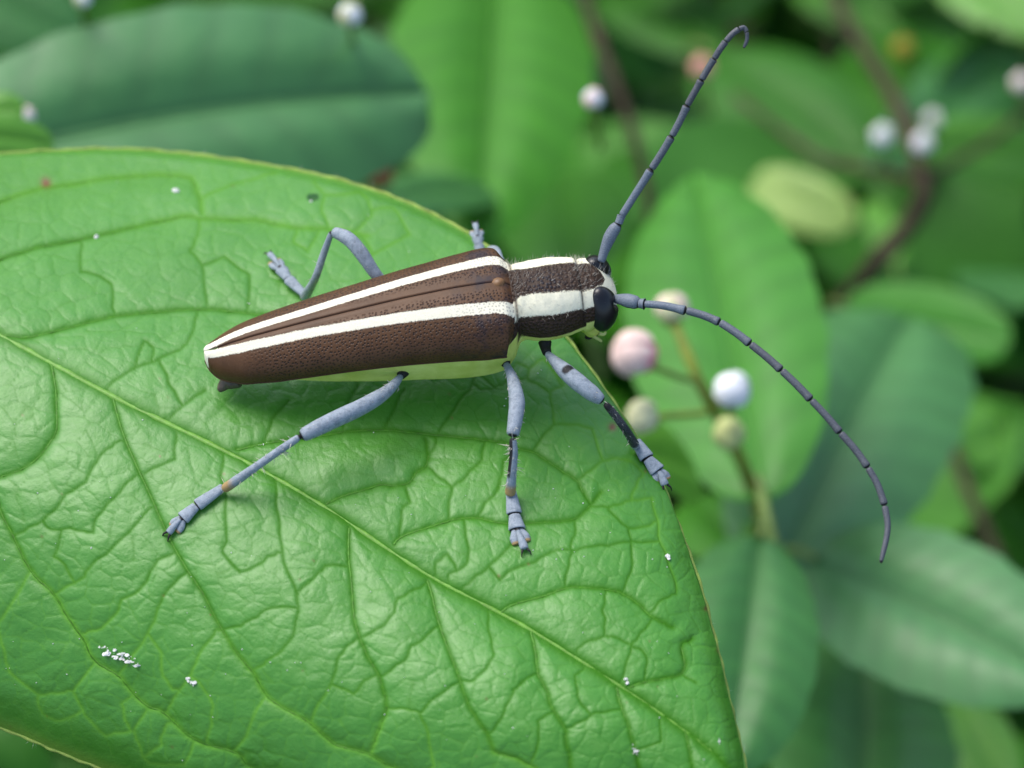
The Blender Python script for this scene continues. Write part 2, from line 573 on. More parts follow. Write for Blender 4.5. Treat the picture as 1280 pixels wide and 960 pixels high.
def close_net(polys, others, reach=48):
    """carry loose ends on to the nearest other vein, as a leaf's net does"""
    out = []
    dense = [catmull(q, len(q) * 6) for q in others + polys]
    for i, q in enumerate(polys):
        q = list(map(tuple, q))
        for end in (0, -1):
            e = np.array(q[end])
            prev = np.array(q[1 if end == 0 else -2])
            best, bp = reach, None
            for j, d in enumerate(dense):
                if j == len(others) + i:
                    continue
                v_ = d - e
                r_ = np.hypot(v_[:, 0], v_[:, 1])
                ahead = (v_ @ (e - prev)) > -.2 * r_ * np.linalg.norm(e - prev)
                r_ = np.where(ahead, r_, 1e3)
                k_ = np.argmin(r_)
                if r_[k_] < best:
                    best, bp = r_[k_], d[k_]
            if bp is not None and best > 2:
                q = [tuple(bp)] + q if end == 0 else q + [tuple(bp)]
        out.append(np.array(q))
    return out
TERT = close_net(TERT, [MIDRIB] + SECOND)
D0 = dist_to([MIDRIB], 90)
D1 = dist_to(SECOND, 80)
D2 = dist_to(TERT, 50, True)
def vnoise(x, y, seed):
    """cheap smooth value noise"""
    r = np.random.default_rng(seed).random((64, 64))
    xi, yi = np.floor(x).astype(int), np.floor(y).astype(int)
    fx, fy = x - xi, y - yi
    fx, fy = fx * fx * (3 - 2 * fx), fy * fy * (3 - 2 * fy)
    g = lambda i, j: r[i % 64, j % 64]
    return (g(xi, yi) * (1 - fx) + g(xi + 1, yi) * fx) * (1 - fy) + (g(xi, yi + 1) * (1 - fx) + g(xi + 1, yi + 1) * fx) * fy
def cells(size, seed):
    """distance-like F2 - F1 of jittered points: the finest net of veinlets"""
    wx = PX + 9 * (vnoise(PX / 23, PY / 23, seed + 1) - .5) * size / 20
    wy = PY / .85 + 9 * (vnoise(PX / 23 + 7, PY / 23, seed + 2) - .5) * size / 20
    gx, gy = wx / size, wy / size
    ix, iy = np.floor(gx).astype(int), np.floor(gy).astype(int)
    j = np.random.default_rng(seed).random((128, 128, 2))
    f1 = np.full(len(gx), 9.0)
    f2 = np.full(len(gx), 9.0)
    for a in (-1, 0, 1):
        for b in (-1, 0, 1):
            p = j[(ix + a) % 128, (iy + b) % 128]
            d = np.hypot(ix + a + p[:, 0] - gx, iy + b + p[:, 1] - gy)
            f2 = np.minimum(f2, np.maximum(f1, d))
            f1 = np.minimum(f1, d)
    return (f2 - f1) * size
D3 = cells(27, 11)
D4 = cells(10, 23)
sarr = np.concatenate([-s1[::-1], s1[1:]])[None, :].repeat(NT_, 0).ravel()
e1 = 1 - np.exp(-(np.minimum(D0 * .8, D1) / 9) ** .88)
e0 = 1 - np.exp(-(D0 / 22) ** .95)
e2 = 1 - np.exp(-(np.minimum(D2, np.minimum(D0, D1)) / 4.5) ** .85)
e3 = 1 - np.exp(-(np.minimum(D3, D2) / 5) ** .9)
e4 = 1 - np.exp(-(D4 / 4.0))
fade = 1 - .75 * sstep(.90, 1.0, np.abs(sarr))
patch = .55 + .9 * vnoise(PX / 55, PY / 45, 5)
ew = 1 - np.exp(-(np.minimum(D0 * .9, D1) / 27) ** 1.5)
H = .0095 * e0 + .0050 * e1 + .0090 * ew + .0031 * e2 * patch + .0021 * e3 * patch + .0008 * e4 - .030
H += .007 * (vnoise(PX / 42, PY / 36, 3) - .5) + .003 * (vnoise(PX / 15, PY / 14, 4) - .5)
H *= fade
NORM = np.cross(np.gradient(LEAFV, axis=0).reshape(-1, 3), np.gradient(LEAFV, axis=1).reshape(-1, 3))
NORM /= np.linalg.norm(NORM, axis=1)[:, None] + 1e-12
NORM *= np.sign(NORM[:, 2:3])
DISP = BASE + NORM * H[:, None]
vein = np.maximum(np.exp(-(D0 / 9) ** 2), np.maximum(np.exp(-(D1 / 4.4) ** 2), np.exp(-(D2 / 2.3) ** 2) * .95))
vein = np.maximum(vein, .40 * np.exp(-(D3 / 1.3) ** 2))
margin = np.exp(-((1 - np.abs(sarr)) / .012) ** 2) * .5
blem = np.zeros(len(BASE))
for bx, by, br in ((57, 225, 6), (766, 533, 5), (901, 812, 4), (884, 760, 3)):
    blem = np.maximum(blem, np.exp(-(((PX - bx) / br) ** 2 + ((PY - by) / br) ** 2)))
gb_ = np.random.default_rng(31)
for _ in range(34):
    bx, by, br = gb_.uniform(0, 900), gb_.uniform(200, 950), gb_.uniform(.8, 1.9)
    blem = np.maximum(blem, gb_.uniform(.3, .8) * np.exp(-(((PX - bx) / br) ** 2 + ((PY - by) / br) ** 2)))
def leaf_at(px, py, lift=0.0):
    k = np.argmin((PX - px) ** 2 + (PY - py) ** 2)
    return DISP[k] + np.array([0, 0, lift])

LORG = leaf_at(-418, 215)
leaf = empty('leaf', LORG)
tag(leaf, 'large bright green veined leaf the striped beetle stands on', 'leaf')
F = grid_faces(NT_, NW)
hole = ((PX - 391) / 9) ** 2 + ((PY - 245) / 6) ** 2 + .5 * (vnoise(PX / 4, PY / 4, 9) - .5) < 1
F = F[~hole[F].all(axis=1)]
link('blade', raw_mesh('leaf_blade', rebase(DISP, LORG), F, {'vein': vein, 'outer': sstep(.50, .74, np.abs(sarr)) * (.6 + .4 * (sarr > 0)), 'margin': margin, 'blemish': blem}), M_LEAF, leaf)
sub = BASE.reshape(NT_, NW, 3)[::10, ::10]
sub = sub.copy()
sub[:, :, 2] -= .060 * (1 - .72 * sstep(.90, 1.0, np.abs(np.concatenate([-s1[::-1], s1[1:]])[::10])))[None, :]
sh = np.nonzero((((PX - 391) / 14) ** 2 + ((PY - 245) / 12) ** 2).reshape(NT_, NW)[::10, ::10].ravel() < 1)[0]
Fu = grid_faces(*sub.shape[:2])
Fu = Fu[~np.isin(Fu, sh).any(axis=1)]
link('underside', raw_mesh('leaf_underside', rebase(sub.reshape(-1, 3), LORG), Fu[:, ::-1]), M_UNDER, leaf)
# midrib and side veins lie in their grooves, slightly proud
def vein_part(name, q, r0, r1, mat, sink):
    q = catmull(q, (len(q) - 1) * 8 + 1)
    P = np.array([leaf_at(*p) for p in q])
    K = np.ones(5) / 5
    for _ in range(2):
        P[2:-2] = np.stack([np.convolve(P[:, k], K, 'valid') for k in range(3)], 1)
    keep = np.concatenate([[True], np.linalg.norm(np.diff(P, axis=0), axis=1) > 1e-5])
    P = P[keep]
    P[:, 2] -= sink
    t = np.linspace(0, 1, len(P))
    r = (r0 + (r1 - r0) * t) * (1 + .15 * np.sin(np.arange(len(P)) * 1.9))
    V, Fq = tube_arrays(P, r * 1.2, r * .9, 8)
    return link(name, raw_mesh(name, rebase(V, LORG), Fq), mat, leaf)
vein_part('midrib', MIDRIB, .0115, .0035, M_RIB, .003)
for q in SECOND:
    vein_part('side_vein', q[:-1], .0046, .0024, M_VEIN, .0012)
# margin: a thin thickened rim, with short bristles
rim = []
D3d = DISP.reshape(NT_, NW, 3)
for col in (0, NW - 1):
    P = D3d[::3, col]
    P = P + np.stack([np.sin(np.arange(len(P)) * .9), np.cos(np.arange(len(P)) * 1.3), np.sin(np.arange(len(P)) * .7)], 1) * .0022
    rim.append(tube_arrays(P, .0075, .0065, 7))
V, Fq = join(rim)
link('margin', raw_mesh('leaf_margin', rebase(V, LORG), Fq), M_MARGIN, leaf)
def hairs(roots, dirs, length, width):
    """thin tapering two-sided slivers"""
    n = len(roots)
    side = np.cross(dirs, rng.normal(size=(n, 3)))
    side /= np.linalg.norm(side, axis=1)[:, None] + 1e-9
    bend = rng.normal(size=(n, 3)) * (length * .25)[:, None]
    mid = roots + dirs * (length * .55)[:, None] + bend * .4
    tip = roots + dirs * length[:, None] + bend
    w = width * side
    o2 = np.cross(dirs, side) * width
    V = np.stack([roots - w, roots + w, roots + o2, mid - w * .6, mid + w * .6, mid + o2 * .6, tip], 1).reshape(-1, 3)
    b = (np.arange(n) * 7)[:, None]
    tri = [(0, 1, 4), (0, 4, 3), (1, 2, 5), (1, 5, 4), (2, 0, 3), (2, 3, 5), (3, 4, 6), (4, 5, 6), (5, 3, 6)]
    Fh = np.concatenate([b + np.array(t)[None, :] for t in tri])
    return V, Fh
rows = rng.integers(100, NT_ - 10, 170)
cols = np.where(rng.random(170) < .6, 0, NW - 1)
roots = D3d[rows, cols]
inner = D3d[rows, np.where(cols == 0, 6, NW - 7)]
dirs = roots - inner
dirs /= np.linalg.norm(dirs, axis=1)[:, None] + 1e-9
dirs = dirs + rng.normal(size=dirs.shape) * .5 + np.array([0, 0, .25])
dirs /= np.linalg.norm(dirs, axis=1)[:, None]
V, Fh = hairs(roots, dirs, rng.uniform(.012, .042, 170), .0009)
o = link('margin_hair', raw_mesh('margin_hair', rebase(V, LORG), Fh), M_HAIR, leaf)
o['kind'] = 'stuff'
pet = catmull([LORG + np.array([.06, .02, -.01]), LORG + np.array([-.25, .12, -.12]), LORG + np.array([-.6, .22, -.5]), LORG + np.array([-.8, .3, -1.1])], 30)
V, Fq = tube_arrays(pet, np.linspace(.03, .045, 30), None, 10)
link('petiole', raw_mesh('petiole', rebase(V, LORG), Fq), M_PETIOLE, leaf)

# ------------------------------------------------------------------ THE BEETLE
# dorsal midline: pixels with heights
MID = [(255, 440, .155), (300, 424, .23), (380, 402.5, .30), (450, 385, .345), (505, 372, .37), (568, 359, .395), (614, 352, .405), (637, 352.5, .40),
       (680, 347, .405), (722, 342, .395), (745, 342, .375), (768, 352, .33)]
MP = np.array([on_z(*m) for m in MID])
O = on_z(450, 385, .345)
O[2] = 0.0
ax = MP[6] - MP[0]
YAW = math.atan2(ax[1], ax[0])
EX = np.array([math.cos(YAW), math.sin(YAW), 0])
EY = np.array([-math.sin(YAW), math.cos(YAW), 0])
EZ = np.array([0, 0, 1.0])
beetle = empty('longhorn_beetle', O)
tag(beetle, 'brown longhorn beetle with two white stripes, standing on the big green leaf', 'beetle')
MX = (MP - O) @ EX
MY = (MP - O) @ EY
MZ = MP[:, 2]
def xl(px):
    """local x of the midline at a picture column"""
    return np.interp(px, [m[0] for m in MID], MX)
def local(L):
    return O + L[..., 0:1] * EX + L[..., 1:2] * EY + L[..., 2:3] * EZ
def put(name, V, Fq, mat, parent=beetle, attrs=None):
    return link(name, raw_mesh(name, rebase(V, O), Fq, attrs), mat, parent)
C = .003
# --- elytra
EPX = np.array([255, 257, 261, 268, 280, 300, 340, 380, 450, 540, 600, 622, 632, 637, 640])
EW = np.array([.020, .038, .056, .076, .098, .124, .146, .160, .182, .213, .236, .237, .228, .212, .190])
EH = np.array([.030, .040, .055, .073, .084, .095, .103, .107, .115, .128, .134, .130, .124, .118, .110])
SC_ = np.array([.007, .011, .016, .021, .027, .035, .043, .049, .066, .090, .106, .110, .110, .108, .104])
SW_ = np.array([.020, .022, .020, .020, .021, .022, .022, .0225, .024, .027, .029, .031, .033, .034, .034])
def elytron(sgn):
    n, m = 420, 110
    k = np.linspace(0, 1, n) ** .9
    X = xl(255.0) + (xl(640.0) - xl(255.0)) * (0.5 * (1 - np.cos(np.pi * k)) * .35 + .65 * k)
    ex = np.array([xl(p) for p in EPX])
    w = np.interp(X, ex, EW)
    h = np.interp(X, ex, EH)
    for arr in (w, h):
        s_ = np.convolve(np.pad(arr, 6, mode='edge'), np.ones(13) / 13, 'valid')
        arr[8:] = s_[8:]
    yc = np.interp(X, MX, MY)
    zt = np.interp(X, MX, MZ)
    zt = np.convolve(np.pad(zt, 20, mode='edge'), np.ones(41) / 41, 'valid')
    f_ = sstep(xl(622.0), xl(641.0), X)
    zt = zt - .022 * f_ ** 2                               # front edge dips to the pronotum
    th = np.linspace(0, 1, m) ** .95 * R(101)
    sn = np.sin(th)[None, :]
    y = w[:, None] * sn * (1 + .0 * X[:, None])
    drop = h[:, None] * (1 - np.cos(th))[None, :]
    # humeral swelling and suture seam
    seam = np.exp(-(y / .0025) ** 2) * .003
    ridge = np.exp(-((y - .018) / .012) ** 2) * .0022 * sstep(xl(600.), xl(400.), X)[:, None]
    hum = np.exp(-((y / (w[:, None] + 1e-9) - .72) / .18) ** 2 - ((X[:, None] - xl(610.)) / .07) ** 2) * .012
    L = np.stack([np.broadcast_to(X[:, None], y.shape).copy(), yc[:, None] + sgn * (.0008 + y), zt[:, None] - drop - seam + ridge + hum], -1)
    L[:, :, 0] -= .035 * (y / .24) ** 2 * f_[:, None] * .6  # front margin curves back at the shoulder
    L[:, :, 0] -= .060 * f_[:, None] * ((th / th[-1])[None, :] ** 5)
    arc = np.concatenate([np.zeros((n, 1)), np.cumsum(np.hypot(np.diff(y, axis=1), np.diff(drop, axis=1)), axis=1)], 1)
    sc_ = np.interp(X, ex, SC_)[:, None]
    sw_ = np.interp(X, ex, SW_)[:, None]
    sd = np.abs(arc - sc_) - sw_ * .80
    side = xl(262.0) - X[:, None] + 0 * arc                 # pale tail tip
    sd = np.minimum(sd, np.maximum(-side * -1, -1)) if False else np.minimum(sd, np.where(X[:, None] < xl(259.), -.004 + arc * .03, 9))
    pit = sstep(xl(285.), xl(360.), X)[:, None] * sstep(.02, .05, arc) * (.4 + .6 * sstep(.30, .12, arc)) * np.ones_like(arc)
    sut = np.exp(-(y / .0028) ** 2)
    V = local(L).reshape(-1, 3)
    Fq = grid_faces(n, m)
    if sgn > 0:
        Fq = Fq[:, ::-1]
    # lip: fold the border under to give the shell a thickness
    rimP = V.reshape(n, m, 3)[:, -1]
    V2, F2 = tube_arrays(rimP[::3], .0032, .0032, 8)
    Vj, Fj = join([(V, Fq), (V2, F2)])
    pad = np.zeros(len(V2))
    return put('elytron', Vj, Fj, M_ELYTRA, beetle, {'stripe': np.concatenate([sd.ravel(), pad + .05]), 'pitted': np.concatenate([pit.ravel(), pad]), 'suture': np.concatenate([sut.ravel(), pad]), 'front': np.concatenate([(sstep(xl(530.), xl(615.), X)[:, None] + 0 * arc).ravel(), pad]), 'along': np.concatenate([(X[:, None] + 0 * arc).ravel(), pad]), 'across': np.concatenate([(sgn * arc).ravel() + 5, pad])})
elytron(-1)
elytron(1)
# scutellum: small tan shield at the front of the seam
a = np.linspace(0, 2 * math.pi, 24, endpoint=False)
rr = np.linspace(0.02, 1, 8)
sx = xl(624.0)
L = np.stack([sx + .024 * rr[:, None] * np.cos(a) - .004 * rr[:, None] ** 3, np.interp(sx, MX, MY) + .023 * rr[:, None] * np.sin(a), .404 + .008 * (1 - rr[:, None] ** 2) - .004 * rr[:, None] ** 4 + 0 * a], -1)
put('scutellum', local(L).reshape(-1, 3), grid_faces(8, 24, True), M_SCUT)

# --- one continuous body: abdomen, thorax, pronotum, head
#  columns: picture x, half width, drop from the top line to the widest level, depth below it, sink of the top line
BS = np.array([
    (262, .010, .045, .010, .055), (268, .045, .055, .030, .04), (290, .085, .075, .06, .03), (340, .118, .085, .085, .03), (420, .155, .095, .120, .045), (480, .182, .105, .150, .05), (520, .198, .105, .172, .05),
    (560, .212, .11, .185, .052), (590, .216, .11, .19, .055), (620, .208, .11, .18, .055), (636, .182, .11, .160, .022), (641, .158, .115, .14, .012), (645, .146, .125, .12, .002), (650, .151, .132, .11, 0), (665, .162, .140, .105, 0),
    (685, .167, .140, .105, 0), (705, .160, .136, .105, 0), (718, .150, .130, .105, .002), (722, .146, .127, .105, .006), (724, .141, .122, .105, .013), (727, .140, .122, .122, .010), (732, .142, .118, .145, .006), (740, .137, .112, .160, .004),
    (748, .123, .104, .155, .006), (756, .102, .09, .135, .012), (762, .084, .072, .090, .022), (767, .072, .05, .068, .034), (770, .04, .03, .04, .047), (771.2, .004, .004, .004, .062)])
n, m = 330, 128
kk = np.linspace(0, len(BS) - 1, n)
B = catmull(BS, kk)
Xb = np.array([np.interp(p, [q[0] for q in MID], MX) if p <= 768 else MX[-1] + (p - 768) * C for p in B[:, 0]])
yb = np.interp(Xb, MX, MY)
zb = np.convolve(np.pad(np.interp(Xb, MX, MZ), 6, mode='edge'), np.ones(13) / 13, 'valid') - B[:, 4]
tha = np.linspace(-math.pi, math.pi, m, endpoint=False)          # 0 = top
st, ct = np.sin(tha)[None, :], np.cos(tha)[None, :]
low = 1 - .50 * (1 - sstep(640, 655, B[:, 0:1])) * sstep(280, 420, B[:, 0:1])       # boxier under the wing cases
sq = lambda v_, e_: np.sign(v_) * np.abs(v_) ** e_
zz = np.where(ct > 0, zb[:, None] - B[:, 2:3] * (1 - ct), zb[:, None] - B[:, 2:3] + B[:, 3:4] * sq(ct, low))
pn_ = sstep(640, 648, B[:, 0]) * (1 - sstep(712, 722, B[:, 0]))
yy = yb[:, None] + B[:, 1:2] * np.where(ct > 0, st, sq(st, low))
hd_ = sstep(724, 735, B[:, 0])
Xg = Xb[:, None] - .035 * hd_[:, None] * np.clip(-ct, 0, 1) ** 1.0 + .0 * st
L = np.stack([Xg, yy, zz + .004 * pn_[:, None] * (vnoise(B[:, :1] / 6 + 0 * st, tha[None, :] * 6 + 0 * B[:, :1], 8) - .5)], -1)
arc = np.abs(tha)[None, :] * (B[:, 1:2] * .55 + B[:, 2:3] * .45)
scn = np.interp(B[:, 0], [640, 660, 690, 722, 740, 752, 758, 771], [.100, .098, .102, .098, .088, .070, .05, .02])[:, None]
swn = np.interp(B[:, 0], [640, 660, 690, 722, 740, 752, 758, 771], [.036, .041, .041, .034, .032, .040, .06, .06])[:, None]
sdn = np.abs(arc - scn) - swn
belly = np.where(B[:, 0:1] < 641, 1.0, (np.abs(tha)[None, :] - R(93)) / .5)
belly = np.where(B[:, 0:1] > 727, (np.abs(tha)[None, :] - R(84)) / .5, belly)
belly = np.where(B[:, 0:1] < 641, np.where(np.abs(tha)[None, :] < R(78), -1, 1), belly)
crease = np.maximum(np.exp(-((B[:, 0:1] - 724.0) / 1.3) ** 2), np.exp(-((B[:, 0:1] - 641.5) / 2.0) ** 2)) * (np.abs(tha)[None, :] < R(95))
put('body', local(L).reshape(-1, 3), grid_faces(n, m, True), M_BODY, beetle, {'stripe': sdn.ravel(), 'belly': belly.ravel(), 'crease': (crease * .85 + 0 * arc).ravel(), 'disc': np.exp(-((B[:, 0:1] - 682) / 24) ** 2 - ((tha[None, :] + .12) / .38) ** 2).ravel(), 'along': (Xb[:, None] + 0 * arc).ravel(), 'across': (arc * np.sign(tha)[None, :]).ravel() + 5})
BODYG = local(L)
# abdomen tip: dark brown point below the tail
P, r, t = capped([on_z(300, 474, .075), on_z(284, 478, .055), on_z(273, 489, .035)], [(0, .034), (.5, .032), (.85, .018), (1, .008)], 14)
V, Fq = tube_arrays(P, r, r * .8, 12)
put('abdomen_tip', V, Fq, M_APEX)

# --- eyes (kidney shaped, notched round the antenna socket) and mouth parts
def eye(sgn):
    c = on_z(754.5, 385, .285) if sgn < 0 else None
    if c is None:
        l0 = on_z(754.5, 385, .285) - O
        c = O + EX * (l0 @ EX) + EY * (2 * np.interp(l0 @ EX, MX, MY) - l0 @ EY) + EZ * l0[2]
    A = unit(EZ * .88 + EY * .46 * -sgn + EX * -.05)              # long axis, leaning over the head
    Nn = unit(EY * sgn * .84 + EX * .46 + EZ * .25)
    Nn = unit(Nn - A * (Nn @ A))
    Bx = np.cross(A, Nn)
    if Bx @ EX < 0:
        Bx = -Bx
    nu, nv = 60, 72
    u = np.linspace(0.001, math.pi - .001, nu)[:, None]
    v = np.linspace(0, 2 * math.pi, nv, endpoint=False)[None, :]
    la, lb, ln = np.cos(u) + 0 * v, np.sin(u) * np.cos(v), np.sin(u) * np.sin(v)
    q = c + A * (la * .090)[..., None] + Bx * (lb * .058 - .012 * (la ** 2))[..., None] + Nn * (ln * .050)[..., None]
    sock = on_z(763.5, 374.5, .29) if sgn < 0 else c + Bx * .045 + A * .018
    rel = q - sock
    dA, dB = rel @ A, rel @ Bx
    dent = np.exp(-((dA / .021) ** 2 + (np.minimum(dB, 0) / .018) ** 2) ** 2)
    q = q - Nn * (dent * .034)[..., None] - Bx * (dent * .010)[..., None]
    put('eye', q.reshape(-1, 3), grid_faces(nu, nv, True), M_EYE)
    return c, sock, A, Nn, Bx
eye(1)
ec, esock, eA, eN, eB = eye(-1)
def blob(c, rx, ry, rz, seed=0, amp=0.0, nu=14, nv=20, ex=EX, ey=EY, ez=EZ):
    u = np.linspace(0.01, math.pi - .01, nu)[:, None]
    v = np.linspace(0, 2 * math.pi, nv, endpoint=False)[None, :]
    k = 1 + amp * (np.random.default_rng(seed).random((nu, nv)) - .5)
    q = c + ex * (k * rx * np.sin(u) * np.cos(v))[..., None] + ey * (k * ry * np.sin(u) * np.sin(v))[..., None] + ez * (k * rz * np.cos(u) + 0 * v)[..., None]
    return q.reshape(-1, 3), grid_faces(nu, nv, True)
V, Fq = join([blob(on_z(736, 421, .130), .016, .012, .008), blob(on_z(744, 421, .130), .010, .010, .008)])
put('mandible', V, Fq, M_BLACK)
for pts in ([(741, 420, .15), (748, 424, .135), (752, 427, .12)], [(748, 417, .15), (755, 418, .14), (757, 415, .135)]):
    P, r, t = capped([on_z(*p) for p in pts], [(0, .007), (1, .005)], 8)
    V, Fq = tube_arrays(P, r, None, 8)
    link('palp', raw_mesh('palp', rebase(V, O), Fq), plain('palp_yellow', (.55, .58, .18), .6), beetle)

V, Fq = blob(on_z(739.5, 412, .165), .030, .026, .034, 2, .05, 18, 24)
put('cheek', V, Fq, plain('cheek_yellow', (.62, .66, .13), .7, .12, 60))
# --- antennae
def antenna(base, joints, widths, blue_n, sockpt, ball=.0125):
    """joints: list of lists of (px, py, z) for every segment; widths in pixels"""
    V, Fq = join([blob(sockpt, ball, ball, ball), blob((sockpt + base) / 2, .011, .011, .011)])
    root = put('antenna', V, Fq, M_BLACK)
    for i, seg in enumerate(joints):
        pts = [on_z(*p) for p in seg]
        w0, w1 = widths[i]
        if i == 0:
            prof = [(0, w0 * .8), (.25, w0 * 1.0), (.6, w1), (.85, w1 * .95), (1, w1 * .6)]
        else:
            w0, w1 = w0 * .92, w1 * .92
            prof = [(0, w0), (.8, (w0 + w1) / 2), (.93, w1 * 1.08), (1, w1 * .85)]
        if len(pts) == 2:
            pts = [pts[0], (pts[0] + pts[1]) / 2, pts[1]]
        P, r, t = capped(pts, [(a_, b_ * C / 2) for a_, b_ in prof], 22)
        V, Fq = tube_arrays(P, r, None, 14)
        tv = np.repeat(t, 14)
        angle = np.tile(np.sin(np.linspace(0, 2 * math.pi, 14, endpoint=False)), len(t))
        dark = np.maximum(sstep(.93, .98, tv), .45 * sstep(.05, .0, tv))
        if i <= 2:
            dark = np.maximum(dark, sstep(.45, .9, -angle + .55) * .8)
        put('antennal_segment', V, Fq, M_ANT, root, {'dark': dark, 'blue': np.full(len(tv), 1.0 if i < blue_n else (.45 if i < blue_n + 2 else .1))})
    return root
nearj = [(795, 379.5, .345), (830, 382.5, .36), (858, 388, .365), (900, 403, .365), (938, 430, .35), (977, 463, .32), (1014, 500, .285), (1050.5, 541, .24), (1085, 584.5, .19), (1104, 628, .14), (1109.5, 662, .105), (1101, 704, .06)]
N_ = nearj
segs = [[(768, 373.5, .30), (778, 374.5, .325), (790, 377, .34), (800, 379.5, .345)],
        [(799, 379.2, .345), (806, 380, .35)],
        [(805, 379.8, .35), (830, 382.2, .36), (858, 388.5, .365)],
        [N_[2], (880, 394.5, .366), N_[3]], [N_[3], (920, 416, .36), N_[4]], [N_[4], (958, 446, .336), N_[5]], [N_[5], (996, 481, .304), N_[6]],
        [N_[6], (1033, 520, .263), N_[7]], [N_[7], (1069, 562, .215), N_[8]], [N_[8], (1097, 606, .165), (1106, 632, .135)], [(1106, 632, .135), N_[10], N_[11]]]
wd = [(13, 18), (13, 15), (10, 12.5), (10.5, 11.5), (10.5, 11.5), (10, 11), (10, 11), (9.5, 10.5), (9.5, 10), (9, 9.5), (9, 5)]
near_ant = antenna(on_z(768, 373.5, .30), segs, wd, 3, on_z(763.5, 374.5, .29))
near_ant['label'] = 'antenna reaching right and curving down, away from the leaf'
segs = [[(751, 328, .36), (756, 312, .39), (764, 293, .43), (773.5, 279, .46)],
        [(773, 280, .46), (777, 269, .48)],
        [(777, 270, .48), (796, 240, .55), (814.5, 211, .62)],
        [(814.5, 211, .62), (828, 190, .67), (840, 170, .72)], [(840, 170, .72), (850, 151, .765), (859, 131.5, .81)], [(859, 131.5, .81), (868, 115.5, .85), (877, 99.5, .89)],
        [(877, 99.5, .89), (885, 86, .92), (893, 73, .95)], [(893, 73, .95), (900, 61.5, .98), (907.5, 51.5, 1.0)], [(907.5, 51.5, 1.0), (916, 42, 1.02), (924, 36.3, 1.03)],
        [(924, 36.3, 1.03), (930, 34.8, 1.03), (933.5, 40, 1.02)], [(933.5, 40, 1.02), (933.5, 50, 1.0), (929.5, 60, .98)]]
wd = [(12, 16), (11, 12), (10, 11), (10, 10.5), (9.5, 10.5), (9, 10), (9, 9.5), (8.5, 9), (8, 8), (7, 6), (6, 3.5)]
far_ant = antenna(on_z(751, 328, .36), segs, wd, 3, on_z(749.5, 332, .348), .0085)
far_ant['label'] = 'antenna rising up and right with a hooked tip'

# --- legs
def leg_piece(name, pts, prof, parent, dark=None, orange=None, flat=1.0, seg=16, n=26):
    P, r, t = capped(pts, [(a_, b_ * C / 2) for a_, b_ in prof], n)
    V, Fq = tube_arrays(P, r, r * flat, seg)
    tv = np.repeat(t, seg)
    sa = np.tile(np.sin(np.linspace(0, 2 * math.pi, seg, endpoint=False)), len(t))
    ca = np.tile(np.cos(np.linspace(0, 2 * math.pi, seg, endpoint=False)), len(t))
    z = np.zeros(len(tv))
    return put(name, V, Fq, M_LEG, parent, {'dark': dark(tv, sa, ca) if dark else z, 'orange': orange(tv, sa, ca) if orange else z})
def tarsus(root, A_, B_, Cc, D_, w):
    """A..B first joint, B..C second, C..D bilobed third with the claw joint; 3-D points on the leaf"""
    d1 = lambda t, s, c: np.maximum(.9 * sstep(.93, 1, t), .6 * sstep(.05, 0, t))
    t0 = leg_piece('tarsus', [A_, (A_ + B_) / 2, B_], [(0, w * .72), (.5, w * .95), (.9, w * 1.12), (1, w)], root, d1, None, .62)
    leg_piece('tarsus', [B_, (B_ + Cc) / 2, Cc], [(0, w * .8), (.6, w * 1.1), (.9, w * 1.25), (1, w * 1.1)], root, d1, None, .6)
    T = unit(D_ - Cc)
    S = unit(np.cross(T, (0, 0, 1)))
    Ln = np.linalg.norm(D_ - Cc)
    for s in (-1, 1):
        p0 = Cc + S * s * w * C * .12
        p1 = Cc + T * Ln * .35 + S * s * w * C * .36 - EZ * .004
        p2 = Cc + T * Ln * .62 + S * s * w * C * .38 - EZ * .008
        leg_piece('tarsal_lobe', [p0, p1, p2], [(0, w * .55), (.6, w * .74), (1, w * .58)], root, None, lambda t, s_, c: np.maximum(.9 * sstep(.70, .9, t), sstep(.1, -.5, s_)), .6, 12, 14)
    q0 = Cc + EZ * .006 - T * .004
    leg_piece('claw_joint', [q0, Cc + T * Ln * .5 + EZ * .012, D_ + EZ * .006], [(0, w * .34), (.25, w * .36), (.8, w * .62), (1, w * .6)], root, lambda t, s, c: np.maximum(1.0 * sstep(.30, .0, t), .5 * sstep(-.55, -.9, s)), None, .75, 12, 16)
    for s in (-1, 1):
        P, r, t = capped([D_ + S * s * w * C * .16 + EZ * .006, D_ + T * .014 + S * s * w * C * .30 + EZ * .006, D_ + T * .022 + S * s * w * C * .34 - EZ * .008], [(0, .0052), (1, .0015)], 8)
        V, Fq = tube_arrays(P, r, None, 8)
        put('claw', V, Fq, M_BLACK, root)
